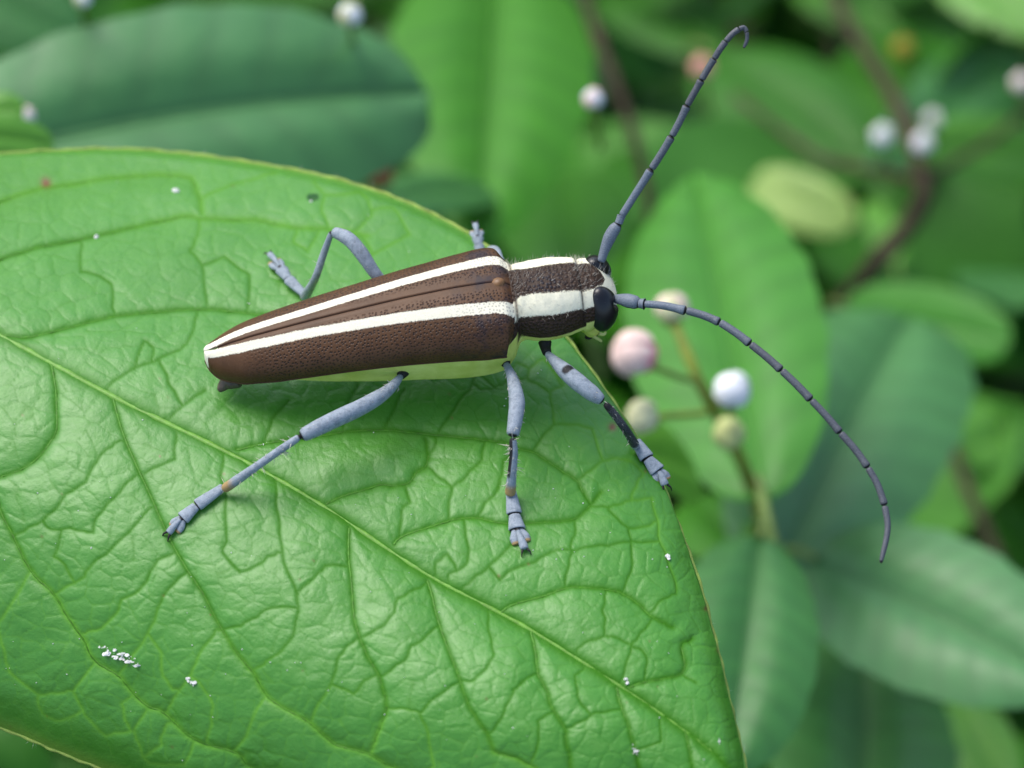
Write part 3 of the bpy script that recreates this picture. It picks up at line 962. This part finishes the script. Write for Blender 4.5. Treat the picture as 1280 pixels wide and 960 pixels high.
def leg(troch, femur, fprof, tibia, tprof, tars, w, tdark, torange, label, fdark=None, hair=90):
    pts = [on_z(*p) for p in troch]
    P, r, t = capped(pts, [(0, .026), (.5, .020), (1, .017)], 12)
    V, Fq = tube_arrays(P, r, None, 12)
    root = put('leg', V, Fq, M_BLACK)
    root['label'] = label
    fd = lambda t_, s, c: np.maximum(np.maximum(.9 * sstep(.965, 1, t_), .9 * sstep(.06, .0, t_)), fdark(t_, s, c) if fdark else 0)
    leg_piece('femur', [on_z(*p) if len(p) == 3 else np.array(p) for p in femur], fprof, root, fd)
    tb = [on_z(*p) for p in tibia]
    leg_piece('tibia', tb, tprof, root, tdark, torange)
    if tars:
        tarsus(root, *tars, w)
    if hair:
        k = rng.random(hair)
        Pc = catmull(tb, 60)
        rt = Pc[(k * 55 + 3).astype(int)]
        dd = unit(tb[-1] - tb[0])[None, :] * .55 + rng.normal(size=(hair, 3)) * .6
        dd /= np.linalg.norm(dd, axis=1)[:, None]
        Fc_ = catmull([on_z(*p) for p in femur], 60)
        k2 = (rng.random(hair) * 48 + 9).astype(int)
        d2 = rng.normal(size=(hair, 3))
        d2 /= np.linalg.norm(d2, axis=1)[:, None]
        rt = np.vstack([rt + dd * .008, Fc_[k2] + d2 * .024])
        d2 = d2 * .7 + unit(np.array(on_z(*femur[-1])) - on_z(*femur[0]))[None, :]
        dd = np.vstack([dd, d2 / np.linalg.norm(d2, axis=1)[:, None]])
        V, Fh = hairs(rt, dd, np.concatenate([rng.uniform(.016, .042, hair), rng.uniform(.010, .022, hair)]), .0019)
        h_ = put('leg_hair', V, Fh, M_HAIR, root)
        h_['kind'] = 'stuff'
    return root
la = lambda x, y, z=.018: leaf_at(x, y, z)
lz = lambda x, y, z: (x, y, leaf_at(x, y)[2] + z)
# near hind leg
leg([(512, 456, .16), (507, 463, .155), (500, 470, .16)], [(503, 468, .16), (485, 488, .18), (455, 507, .205), (415, 526, .21), (375, 546, .195)],
    [(0, 7), (.12, 12), (.35, 19), (.6, 21), (.85, 20), (.97, 17), (1, 14)],
    [(376, 545, .20), (345, 566, .16), (315, 587, .115), (279, 612, leaf_at(279, 612)[2] + .032)], [(0, 8), (.1, 9.5), (.5, 10), (.85, 12), (1, 12)],
    (la(280, 611, .026), la(246, 635, .018), la(228, 650, .015), la(209, 667, .010)), 15,
    lambda t, s, c: .9 * sstep(.05, 0, t), lambda t, s, c: sstep(.74, .95, t) * .9, 'hind leg in front of the beetle, stretched to the lower left')
# near middle leg
leg([(634, 441, .17), (632, 449, .165), (632, 456, .17)], [(632, 454, .17), (640, 472, .195), (646, 500, .22), (644, 525, .215), (640.5, 546, .20)],
    [(0, 8), (.15, 11), (.4, 17), (.62, 20), (.85, 18), (.97, 16), (1, 13)],
    [(641, 547, .20), (642, 568, .155), (640, 592, .10), (637.5, 619, leaf_at(637, 619)[2] + .032)], [(0, 8), (.15, 10), (.6, 11), (.9, 13), (1, 13)],
    (la(638, 617, .026), la(643, 645, .019), la(647, 663, .016), la(656, 688, .010)), 17,
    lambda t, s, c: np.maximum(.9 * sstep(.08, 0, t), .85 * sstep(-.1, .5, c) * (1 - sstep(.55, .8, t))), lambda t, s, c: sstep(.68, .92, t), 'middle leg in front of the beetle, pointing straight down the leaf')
# near front leg
leg([(681, 427, .19), (682, 435, .185), (684, 442, .185)], [(683, 441, .185), (697, 455, .205), (718, 474, .22), (738, 490, .21), (754, 502, .195)],
    [(0, 8), (.14, 12), (.4, 20), (.62, 22), (.85, 20), (.97, 14), (1, 11)],
    [(756, 504, .195), (768, 518, .155), (782, 537, .09), (795, 558, leaf_at(792, 558)[2] + .032)], [(0, 8), (.15, 10), (.6, 10.5), (.9, 11.5), (1, 11)],
    (la(794, 556, .03), la(809, 577, .024), la(823, 593, .02), la(841, 606, .016)), 17.5,
    lambda t, s, c: np.full_like(t, .62) * (1 - sstep(.88, .98, t)) + .4 * sstep(.1, 0, t), None, 'front leg in front of the beetle, gripping the leaf edge',
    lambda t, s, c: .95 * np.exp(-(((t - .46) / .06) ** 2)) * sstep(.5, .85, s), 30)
# far hind leg
leg([(500, 352, .20), (492, 353, .20), (484, 354, .205)], [(486, 356, .205), (470, 343, .24), (452, 317, .285), (436, 299, .30), (416, 289, .285)],
    [(0, 10), (.2, 15), (.5, 18), (.8, 18), (.96, 14), (1, 11)],
    [(415, 289, .285), (405, 316, .20), (394, 348, .11), (380, 372.5, leaf_at(380, 372)[2] + .035)], [(0, 7), (.2, 9), (.6, 10), (.9, 13), (1, 13)],
    (la(380, 372, .03), la(361, 354, .03), la(351, 341, .03), la(337, 323, .025)), 14,
    lambda t, s, c: .9 * sstep(.05, 0, t), lambda t, s, c: .3 * sstep(.5, .95, t), 'hind leg behind the beetle with its knee raised',
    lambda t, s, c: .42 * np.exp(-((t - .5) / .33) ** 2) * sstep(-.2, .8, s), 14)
# far middle leg: only its foot shows above the wing case
leg([(600, 345, .18), (606, 338, .17), (612, 332, .16)], [(606, 342, .17), (616, 338, .15), (624, 332, .13), (625, 324, .10)], [(0, 8), (.5, 14), (1, 12)],
    [(625, 324, .10), (621, 315, .04), (615, 314, -.05), (606, 322, -.13)], [(0, 9), (.4, 12), (.75, 15), (1, 12)],
    (on_z(603, 320, -.15), on_z(598, 306, -.14), on_z(597, 297, -.135), on_z(594, 281, -.14)), 13,
    lambda t, s, c: .5 * sstep(.05, 0, t), None, 'middle leg behind the beetle, only its foot showing over the leaf edge', None, 0)
# far front leg: a knee just visible over the pronotum
leg([(685, 350, .20), (687, 344, .20), (689, 338, .20)], [(687, 344, .20), (694, 338, .22), (692, 330, .20), (689, 325, .18)], [(0, 8), (.5, 13), (1, 12)],
    [(689, 325, .18), (682, 332, .08), (672, 345, -.02), (662, 352, -.12)], [(0, 9), (.5, 10), (1, 12)], None, 13,
    lambda t, s, c: .5 * sstep(.05, 0, t), None, 'front leg behind the beetle, just showing above its back', None, 0)

# --- short pale fur on pronotum, head and underside
sel_i = rng.integers(int(n * .36), n - 20, 650)
sel_j = rng.integers(m // 2 - 20, m // 2 + 22, 650)
roots = BODYG[sel_i, sel_j]
cen = BODYG[sel_i].mean(axis=1)
nd = roots - cen
nd /= np.linalg.norm(nd, axis=1)[:, None] + 1e-9
dirs = nd + EX * .35 + rng.normal(size=nd.shape) * .35
dirs /= np.linalg.norm(dirs, axis=1)[:, None]
V, Fh = hairs(roots, dirs, rng.uniform(.010, .028, len(roots)), .00055)
o = put('fur', V, Fh, M_HAIR)
o['kind'] = 'stuff'

# ------------------------------------------------------------------ crumbs on the leaf
def crumb(px, py, r, label, k=3, spread=1.0, stretch=(1, 0)):
    c = leaf_at(px, py, r * C * .4)
    parts = []
    kk_ = .85 if k < 5 else .22
    if k > 4:
        k *= 2
    for i in range(k):
        off = rng.normal(size=2) * r * .16 * spread
        if k > 4:
            q = (i / (k - 1) - .5) * 2
            off = np.array(stretch) * q * r * spread + rng.normal(size=2) * r * .22
        p = leaf_at(px + off[0], py + off[1], r * C * .25)
        kz = kk_ * math.exp(rng.normal() * .55)
        parts.append(blob(p, r * C * kz * rng.uniform(.25, .7), r * C * kz * rng.uniform(.2, .5), r * C * kz * rng.uniform(.08, .2), int(rng.integers(1e6)), 1.05, 8, 11))
    V, Fq = join(parts)
    tag(link('crumb', raw_mesh('crumb', rebase(V, c), Fq, None, False), M_CRUMB), label, 'crumb', 'white crumbs on the big leaf').location = c
crumb(220, 236, 5, 'white crumb on the leaf near its upper margin, far left of the beetle')
crumb(120, 292, 5, 'small pale crumb on the upper side vein at the left of the leaf')
crumb(390, 251, 4, 'tiny white crumb at the lip of the small hole in the leaf', 2)
crumb(835, 695, 6, 'white crumb on the leaf just below the front foot', 4)
crumb(240, 854, 7, 'clump of white grains low on the leaf below the hind foot', 9, .8, (.7, .3))
crumb(148, 821, 12, 'streak of white grains low on the leaf, near its lower left margin', 16, 1.5, (1.3, .55))
crumb(795, 939, 6, 'white grains on a side vein at the bottom of the leaf', 7, 1.0, (.3, .8))
crumb(784, 849, 4.5, 'pair of white grains beside the midrib near the leaf tip', 2, 1.6)
crumb(330, 551, 5, 'flat white flake under the shin of the hind leg', 5, 1.3, (1, -.2))
crumb(901, 925, 3, 'pale sliver on the leaf close to its tip', 5, 1.2, (.1, 1))
parts = []
for _ in range(150):
    x, y = rng.uniform(0, 900), rng.uniform(190, 955)
    k = np.argmin((PX - x) ** 2 + (PY - y) ** 2)
    if (PX[k] - x) ** 2 + (PY[k] - y) ** 2 > 9:
        continue
    rr_ = rng.uniform(.6, 1.7) * C * .6
    parts.append(blob(DISP[k] + NORM[k] * rr_ * .5, rr_, rr_ * rng.uniform(.6, 1), rr_ * .7, int(rng.integers(1e6)), .6, 5, 6))
V, Fq = join(parts)
tag(link('pollen_specks', raw_mesh('pollen_specks', V, Fq), M_CRUMB), 'fine white specks scattered over the big leaf', 'pollen', None, 'stuff')

# ------------------------------------------------------------------ THE SHRUB BEHIND
def leaf_shape(nl, nw, a, b):
    t = np.linspace(0, 1, nl)
    w = t ** a * (1 - t) ** b
    w = w / w.max()
    return t, w
def shrub_leaf(base, tip, hw, mat, label, tilt=0.0, db=None, curl=.12, fold=.14, a=.55, b=.78, facing=.55, bend=0.0, name='leaf', group='leaves of the shrub behind', hole=None):
    """base, tip: (px, py, depth); hw: half width in pixels; tilt rolls the blade about its midrib"""
    P0, P1 = at_depth(*base), at_depth(*tip)
    L_ = np.linalg.norm(P1 - P0)
    A = (P1 - P0) / L_
    up = unit(EZ * facing - FWD * (1 - facing))
    Nn = unit(up - A * (up @ A))
    W = np.cross(Nn, A)
    Nn, W = Nn * math.cos(tilt) + W * math.sin(tilt), W * math.cos(tilt) - Nn * math.sin(tilt)
    mid = (P0 + P1) / 2
    dep = (mid - CAM) @ FWD
    proj = np.linalg.norm(W - FWD * (W @ FWD))
    hwu = hw * dep / FPX / max(proj, .35)
    nl, nw = 56, 41
    t, w = leaf_shape(nl, nw, a, b)
    s = np.linspace(-1, 1, nw)
    T, S = np.meshgrid(t, s, indexing='ij')
    wid = w[:, None] * hwu
    rag = 1 + .012 * np.sin(T * 31 + 3) + .01 * np.sin(T * 57)
    x = T * L_
    y = S * wid * rag + bend * L_ * np.sin(math.pi * T)
    # side veins leave the midrib at an angle and sweep forward
    ph = (T - .30 * np.abs(S) * (hwu / L_) * 1.6) * 9
    groove = np.exp(-((ph - np.round(ph)) / .16) ** 2) * (1 - np.exp(-(S / .12) ** 2))
    mr = np.exp(-(S / .055) ** 2)
    z = -curl * L_ * (T - .4) ** 2 * 1.6 + fold * hwu * (1 - np.exp(-(S / .28) ** 2)) * w[:, None] - fold * 1.25 * hwu * np.abs(S) ** 2.2 * w[:, None]
    z += -.006 * hwu * groove - .05 * hwu * mr + .012 * hwu * np.sin(T * 9 + 2 * S)
    V = P0 + A * x[..., None] + W * y[..., None] + Nn * z[..., None]
    root = empty(name, P0)
    tag(root, label, 'leaf', group)
    link('blade', raw_mesh('shrub_blade', rebase(V.reshape(-1, 3), P0), grid_faces(nl, nw), {'vein': np.maximum(mr, groove * .6).ravel()}), mat, root)
    c = V[::3, nw // 2] - Nn * (.012 * L_ * 0 + .002)
    Vr, Fr = tube_arrays(c, np.linspace(.016, .005, len(c)) * L_ * .6, None, 8, Nn)
    link('midrib', raw_mesh('shrub_midrib', rebase(Vr, P0), Fr), mat, root)
    pp = catmull([P0 + A * .03 * L_ - Nn * .01, P0 - A * .05 * L_ - Nn * .01 * L_, P0 - A * .13 * L_ - Nn * .07 * L_, P0 - A * .17 * L_ - Nn * .2 * L_ - EZ * .04 * L_], 14)
    Vp, Fp = tube_arrays(pp, .013 * L_ * .8, None, 8)
    link('petiole', raw_mesh('shrub_petiole', rebase(Vp, P0), Fp), M_PETIOLE, root)
    return root
DEEP, MIDG, YOUNG, PALE, WAXY, LIGHT, SKYSHEEN = M_SHRUB
LV = [
    # base, tip, half width, material, label, options
    ((-150, 222, 13.0), (546, 92, 13.5), 142, SKYSHEEN, 'broad blue green leaf behind the far left of the big leaf', dict(tilt=-.12, a=.52, b=.42, bend=.02, facing=.68)),
    ((625, -60, 15.6), (603, 270, 14.3), 130, MIDG, 'dull green leaf hanging point down behind the beetle, left of the raised antenna', dict(tilt=.1, a=.5, b=.7)),
    ((470, 250, 14.0), (640, 225, 14.6), 40, WAXY, 'small glossy leaf tucked under the hanging leaf above the beetle', dict(tilt=.2)),
    ((950, 612, 12.9), (856, 184, 14.0), 122, LIGHT, 'large light green leaf standing upright right of the beetle head', dict(tilt=.2, a=.55, b=.66, facing=.35)),
    ((970, 716, 13.4), (1146, 362, 14.6), 128, SKYSHEEN, 'rounded blue green leaf behind the curved tip of the near antenna', dict(tilt=.15, a=.40, b=.30, facing=.45)),
    ((1052, 380, 15.6), (1256, 424, 15.2), 48, LIGHT, 'bright light green leaf with its edge turned up, right of the upright leaf', dict(tilt=-.35, a=.5, b=.42, fold=.05)),
    ((1010, 692, 13.4), (1330, 840, 12.9), 105, SKYSHEEN, 'large pale blue green leaf with a dark midrib at the lower right', dict(tilt=.0, a=.42, b=.5, facing=.62)),
    ((952, 662, 12.7), (915, 950, 12.2), 92, WAXY, 'mid green leaf hanging down beside the right margin of the big leaf', dict(tilt=.1, a=.5, b=.5, facing=.5)),
    ((1075, 1120, 13.2), (1085, 772, 14.2), 122, WAXY, 'dull dark green leaf at the bottom, between the hanging leaf and the pale blue one', dict(tilt=-.05, a=.6, b=.5)),
    ((1190, 870, 14.6), (1265, 1010, 14.2), 46, YOUNG, 'vivid green leaf peeping out at the bottom right', dict(tilt=-.2)),
    ((800, 560, 12.6), (882, 590, 12.9), 52, YOUNG, 'small round vivid green leaf beside the front foot', dict(a=.45, b=.4, tilt=.1)),
    ((880, 60, 19.0), (1095, 200, 18.0), 78, DEEP, 'dark green leaf right of the antenna tip, over the brown branch', dict(tilt=.1)),
    ((1290, 60, 19.0), (1105, 190, 17.5), 58, WAXY, 'bluish leaf at the upper right, beside the fork of the branch', dict(tilt=.1)),
    ((1330, 200, 17.5), (1130, 175, 17.0), 46, YOUNG, 'bright green leaf at the right edge below the bluish leaf', dict(tilt=.3)),
    ((1066, 278, 17.2), (938, 224, 17.4), 38, PALE, 'pale yellow green young leaf above the upright leaf', dict(a=.4, b=.35, tilt=.2)),
    ((1120, 330, 17.2), (1088, 242, 17.6), 22, YOUNG, 'narrow pale leaf hanging by the brown branch', dict(a=.4, b=.4)),
    ((720, 330, 15.6), (690, 190, 17.0), 85, DEEP, 'dark leaf in the gap behind the beetle head', dict(tilt=.2)),
    ((1200, 560, 16.6), (1330, 520, 17.0), 50, YOUNG, 'bright green leaf cut by the right edge, level with the beetle feet', dict(tilt=.1)),
    ((-60, 165, 12.3), (70, 178, 12.4), 30, YOUNG, 'small bright leaf at the left edge above the big leaf', dict(a=.5, b=.4)),
    ((-45, 140, 12.6), (30, 135, 12.6), 24, YOUNG, 'smaller bright leaf at the left edge, the upper of a pair', dict(a=.5, b=.4)),
    ((-60, -30, 17.5), (120, 60, 17.5), 60, WAXY, 'dim leaf in the top left corner', dict(tilt=.1)),
    ((760, -30, 20.0), (900, 60, 19.0), 62, DEEP, 'dim green leaf along the top edge left of the antenna tip', dict(tilt=.1)),
    ((1000, -40, 20.0), (1130, 40, 19.5), 50, MIDG, 'green leaf along the top edge over the branch fork', dict(tilt=.2)),
    ((1180, -50, 19.0), (1310, 40, 18.5), 52, YOUNG, 'light green leaf in the top right corner', dict(tilt=.1)),
    ((830, 265, 18.0), (760, 170, 19.0), 46, DEEP, 'dark leaf behind the lower half of the raised antenna', dict(tilt=.1)),
    ((900, 560, 15.0), (1010, 640, 15.5), 60, DEEP, 'shaded leaf under the flower cluster', dict(tilt=.1)),
    ((1060, 330, 20.0), (1010, 300, 19.0), 46, WAXY, 'dim bluish leaf behind the top of the upright leaf', dict(tilt=.1)),
    ((880, 700, 13.2), (860, 800, 13.0), 30, WAXY, 'sliver of pale leaf at the right margin of the big leaf', dict(tilt=.1)),
    ((860, 620, 13.8), (950, 700, 13.4), 62, MIDG, 'green leaf below the small round one, behind the leaf margin', dict(tilt=.1)),
    ((1240, 640, 18.0), (1330, 720, 18.0), 60, DEEP, 'dark leaf at the right edge above the pale blue leaf', dict(tilt=.2)),
    ((60, 1010, 14.0), (-80, 930, 14.0), 70, DEEP, 'dark leaf in the bottom left corner under the big leaf', dict(tilt=.2)),
]
for b_, t_, hw, mt, lab, kw in LV:
    shrub_leaf(b_, t_, hw, mt, lab, **kw)

# branches
def branch(pts, r, label, mat=M_BARK):
    P = catmull([at_depth(*p) for p in pts], 60)
    k = np.linspace(0, 1, 60)
    rad = .85 * (r[0] + (r[1] - r[0]) * k) * (1 + .06 * np.sin(k * 40) + .05 * np.sin(k * 23 + 1))
    V, Fq = tube_arrays(P, rad, None, 12)
    o_ = link('branch', raw_mesh('branch', rebase(V, P[0]), Fq), mat)
    o_.location = P[0]
    tag(o_, label, 'branch', 'brown branches of the shrub')
branch([(720, -40, 16.7), (745, 40, 16.2), (775, 120, 15.7), (800, 200, 15.3), (815, 290, 15.1), (820, 420, 15.7)], (.055, .048), 'thin brown branch running down behind the raised antenna')
branch([(1040, -10, 17.7), (1075, 55, 17.2), (1115, 120, 16.7), (1155, 220, 16.2), (1140, 275, 16.2), (1085, 340, 16.2), (1030, 420, 16.7), (950, 560, 17.7)], (.065, .12), 'thick brown branch bending down at the upper right')
branch([(920, 120, 17.7), (985, 170, 17.2), (1030, 200, 16.9), (1085, 212, 16.7), (1150, 225, 16.5)], (.042, .055), 'brown side branch meeting the thick one from the left')
branch([(1180, 520, 16.7), (1205, 600, 16.2), (1240, 680, 15.7), (1275, 760, 15.7), (1310, 860, 15.7)], (.055, .06), 'greyish branch at the right behind the pale blue leaf')
branch([(1150, 225, 16.5), (1200, 200, 16.7), (1260, 160, 17.2), (1320, 100, 17.7)], (.045, .04), 'thin branch leaving the bend towards the right edge')

# flower cluster beside the beetle head
def petal(c, axis, r, ang, mat, parent, org, umax=1.75, vw=.85):
    a1 = unit(np.cross(axis, (0.3, 0.2, 1)))
    a2 = np.cross(axis, a1)
    nu, nv = 10, 10
    u = np.linspace(0.02, umax, nu)[:, None]
    v = np.linspace(-vw, vw, nv)[None, :] * (1 - .25 * (u / umax) ** 3 * (vw < 2)) + ang
    rr2 = r * (1 + .05 * np.cos((v - ang) * 2) + .03 * np.sin(ang * 3))
    q = c + axis * (rr2 * np.cos(u))[..., None] + a1 * (rr2 * np.sin(u) * np.cos(v))[..., None] + a2 * (rr2 * np.sin(u) * np.sin(v))[..., None]
    link('petal', raw_mesh('petal', rebase(q.reshape(-1, 3), org), grid_faces(nu, nv)), mat, parent)
def petal_mat(name, tip, base):
    return plain(name, tuple((a_ + b_) / 2 for a_, b_ in zip(tip, base)), .6, .12, 8, .3)
P_PINK = petal_mat('petal_blush', (.80, .54, .48), (.82, .66, .58))
P_ROSE = petal_mat('petal_rose', (.78, .22, .26), (.74, .30, .32))
P_WHITE = petal_mat('petal_white', (.82, .84, .86), (.80, .82, .84))
P_CREAM = petal_mat('petal_cream', (.62, .62, .36), (.60, .60, .34))
P_GREEN = petal_mat('petal_greenish', (.48, .52, .20), (.46, .50, .20))
P_TAUPE = petal_mat('petal_dusky', (.78, .73, .69), (.76, .72, .67))
P_CORAL = petal_mat('petal_coral', (.70, .34, .26), (.68, .34, .25))
P_RUST = petal_mat('petal_rust', (.26, .085, .035), (.24, .08, .035))
M_CALYX = plain('calyx_green', (.22, .24, .06), .6, .3, 8)
def bud(parent, org, px, py, depth, rpx, mats, axis, label=None, name='bud'):
    c = at_depth(px, py, depth)
    r = rpx * (c - CAM) @ FWD / FPX
    axis = unit(axis)
    V, Fq = blob(c, r * .96, r * .90, r * .94, int(px), .09, 16, 20)
    b_ = link(name, raw_mesh(name, rebase(V, org), Fq), mats[0], parent)
    if label:
        b_['label'] = label
    for i in range(4):
        petal(c, axis, r * (.99 + .05 * i), i * 1.62 + .4, mats[i % len(mats)], b_, org)
    V, Fq = blob(c - axis * r * .62, r * .72, r * .72, r * .62, 5, .12, 10, 14)
    link('calyx', raw_mesh('calyx', rebase(V, org), Fq), M_CALYX, b_)
    return c, r
FO = at_depth(948, 690, 13.2)
fl = empty('flower_cluster', FO)
tag(fl, 'cluster of pink, white and green buds on a stem beside the beetle head', 'flower buds')
def stalk(name, pts, r0, r1, mat, parent, org):
    P = catmull([at_depth(*p) for p in pts], 26)
    V, Fq = tube_arrays(P, np.linspace(r0, r1, 26) * (1 + .06 * np.sin(np.arange(26) * 1.3)), None, 9)
    link(name, raw_mesh(name, rebase(V, org), Fq), mat, parent)
stalk('stem', [(952, 690, 13.2), (948, 640, 13.05), (930, 585, 12.9), (905, 535, 12.8), (880, 490, 12.7), (858, 440, 12.7), (842, 400, 12.75)], .040, .026, M_TWIGRED, fl, FO)
stalk('pedicel', [(872, 478, 12.7), (845, 470, 12.6), (815, 458, 12.5), (800, 450, 12.45)], .017, .019, M_PETIOLE, fl, FO)
stalk('pedicel', [(893, 515, 12.75), (865, 518, 12.7), (835, 520, 12.6), (810, 522, 12.55)], .018, .018, M_TWIGRED, fl, FO)
stalk('pedicel', [(908, 540, 12.8), (913, 520, 12.75), (914, 505, 12.6)], .02, .02, M_PETIOLE, fl, FO)
cv = lambda x, y: RGT * x - UPV * y
bud(fl, FO, 792, 443, 12.4, 27, [P_PINK], cv(-.7, -.3) - FWD * .6, 'large blush bud with one rose petal')
bd = [o_ for o_ in fl.children if o_.name.startswith('bud')][0]
petal(at_depth(792, 443, 12.4), unit(cv(.95, -.08) - FWD * .22), 27 * (at_depth(792, 443, 12.4) - CAM) @ FWD / FPX * 1.09, 0, P_ROSE, bd, FO, 1.02, math.pi)
bud(fl, FO, 914, 489, 12.5, 22, [P_WHITE], cv(.2, -.6) - FWD * .6, 'white bud above the stem')
bud(fl, FO, 911, 543, 12.6, 19, [P_GREEN], cv(.1, -.2) - FWD * .9, 'yellow green bud below the white one')
bud(fl, FO, 803, 522, 12.5, 20, [P_CREAM], cv(-.6, -.2) - FWD * .7, 'cream bud next to the leaf margin')
bud(fl, FO, 839, 386, 12.75, 19, [P_CREAM, P_PINK], cv(0, -.8) - FWD * .5, 'cream bud at the top, behind the near antenna')
# single far buds, each on its own stalk
def far_bud(px, py, depth, rpx, mats, label, dx=10, dy=60):
    o_ = at_depth(px, py, depth)
    r_ = empty('flower_bud', o_)
    tag(r_, label, 'flower bud', 'flower buds deeper in the shrub')
    bud(r_, o_, px, py, depth, rpx, mats, cv(-.1 * np.sign(dx), -.5) - FWD * .8)
    stalk('stem', [(px, py + rpx * .6, depth + .05), (px + dx * .4, py + dy * .5, depth + .3), (px + dx, py + dy, depth + .9)], .02 * depth / 14, .025 * depth / 14, M_PETIOLE, r_, o_)
far_bud(741, 124, 13.1, 12, [P_WHITE, P_PINK], 'white bud beside the hanging leaf, left of the raised antenna')
far_bud(877, 85, 16.0, 13, [P_CORAL], 'salmon pink bud just behind the raised antenna near its tip')
far_bud(1102, 170, 16, 12, [P_TAUPE, P_WHITE], 'pale bud left of the bend in the thick branch')
far_bud(1153, 179, 16, 12, [P_TAUPE, P_WHITE], 'pale bud right of the bend in the thick branch')
far_bud(1165, 150, 17, 10, [P_TAUPE], 'fainter bud just above the pale bud by the branch bend')
far_bud(437, 19, 13.2, 14, [P_WHITE, P_CREAM], 'white bud at the top edge over the broad blue green leaf')
far_bud(103, -1, 13.2, 10, [P_WHITE, P_CREAM], 'cream white bud cut off by the top edge at the left')
far_bud(1276, 104, 16, 11, [P_TAUPE, P_PINK], 'pale bud cut off by the right edge near the top')
far_bud(475, 218, 13.9, 16, [P_RUST], 'rust red bud peeping over the far margin of the big leaf', 5, 40)
far_bud(33, 145, 12.9, 10, [P_TAUPE, P_PINK], 'small pink grey bud at the left edge between two bright leaves', 5, 30)
far_bud(1128, 62, 17.5, 13, [petal_mat('petal_ochre', (.30, .24, .02), (.28, .22, .02))], 'ochre bud at the top right beside the bluish leaf')
far_bud(1128, 236, 18, 14, [P_GREEN], 'light green bud under the bend of the thick branch')
far_bud(44, 950, 14.5, 12, [P_RUST], 'red brown bud under the lower left margin of the big leaf', 5, 40)

# deep foliage: the rest of the shrub, read as one mass
def foliage_mass(name, count, mat_list, box, size, seed):
    g = np.random.default_rng(seed)
    t = np.linspace(0, 1, 7)
    w = t ** .55 * (1 - t) ** .75
    w /= w.max()
    s = np.array([-1, -.5, 0, .5, 1])
    Vs, k = [], 0
    for _ in range(count):
        c = np.array([g.uniform(*box[0]), g.uniform(*box[1]), g.uniform(*box[2])])
        L_ = g.uniform(*size)
        az = g.uniform(0, 2 * math.pi)
        A = unit([math.cos(az), math.sin(az), g.uniform(-.7, .25)])
        Nn = unit(EZ + g.normal(size=3) * .45)
        Nn = unit(Nn - A * (Nn @ A))
        W = np.cross(Nn, A)
        hw = L_ * g.uniform(.24, .34)
        x = (t - .5) * L_
        q = c + A * x[:, None, None] + W * (s[None, :] * w[:, None] * hw)[..., None] + Nn * (-.5 * L_ * (t - .4)[:, None] ** 2 + .16 * hw * np.abs(s)[None, :])[..., None]
        Vs.append(q.reshape(-1, 3))
    Fq = np.concatenate([grid_faces(7, 5) + 35 * i for i in range(count)])
    V = np.concatenate(Vs)
    me = raw_mesh(name, V, Fq, {'vein': np.zeros(len(V))})
    for m_ in mat_list:
        me.materials.append(m_)
    mi = np.repeat(g.integers(0, len(mat_list), count), 24).astype(np.int32)
    me.polygons.foreach_set('material_index', mi)
    o_ = link(name, me)
    tag(o_, 'dense blurred green leaves deep inside the shrub', 'foliage', None, 'stuff')
    return o_
foliage_mass('background_foliage', 3200, [DEEP, MIDG, DEEP, WAXY, MIDG], ((-24, 24), (-8, 34), (-27, -11.5)), (1.8, 3.4), 41)

# ground far below the shrub
gn = 60
gx = np.sign(np.linspace(-1, 1, gn)) * np.abs(np.linspace(-1, 1, gn)) ** 4 * 3000
GX, GY = np.meshgrid(gx, gx, indexing='ij')
GZ = -34 + 1.2 * (vnoise(GX / 9 + 40, GY / 9 + 40, 77) - .5) * (np.hypot(GX, GY) < 200)
G = np.stack([GX, GY, GZ], -1).reshape(-1, 3)
tag(link('ground', raw_mesh('ground', G, grid_faces(gn, gn)[:, ::-1]), M_SOIL), None, None, None, 'structure')
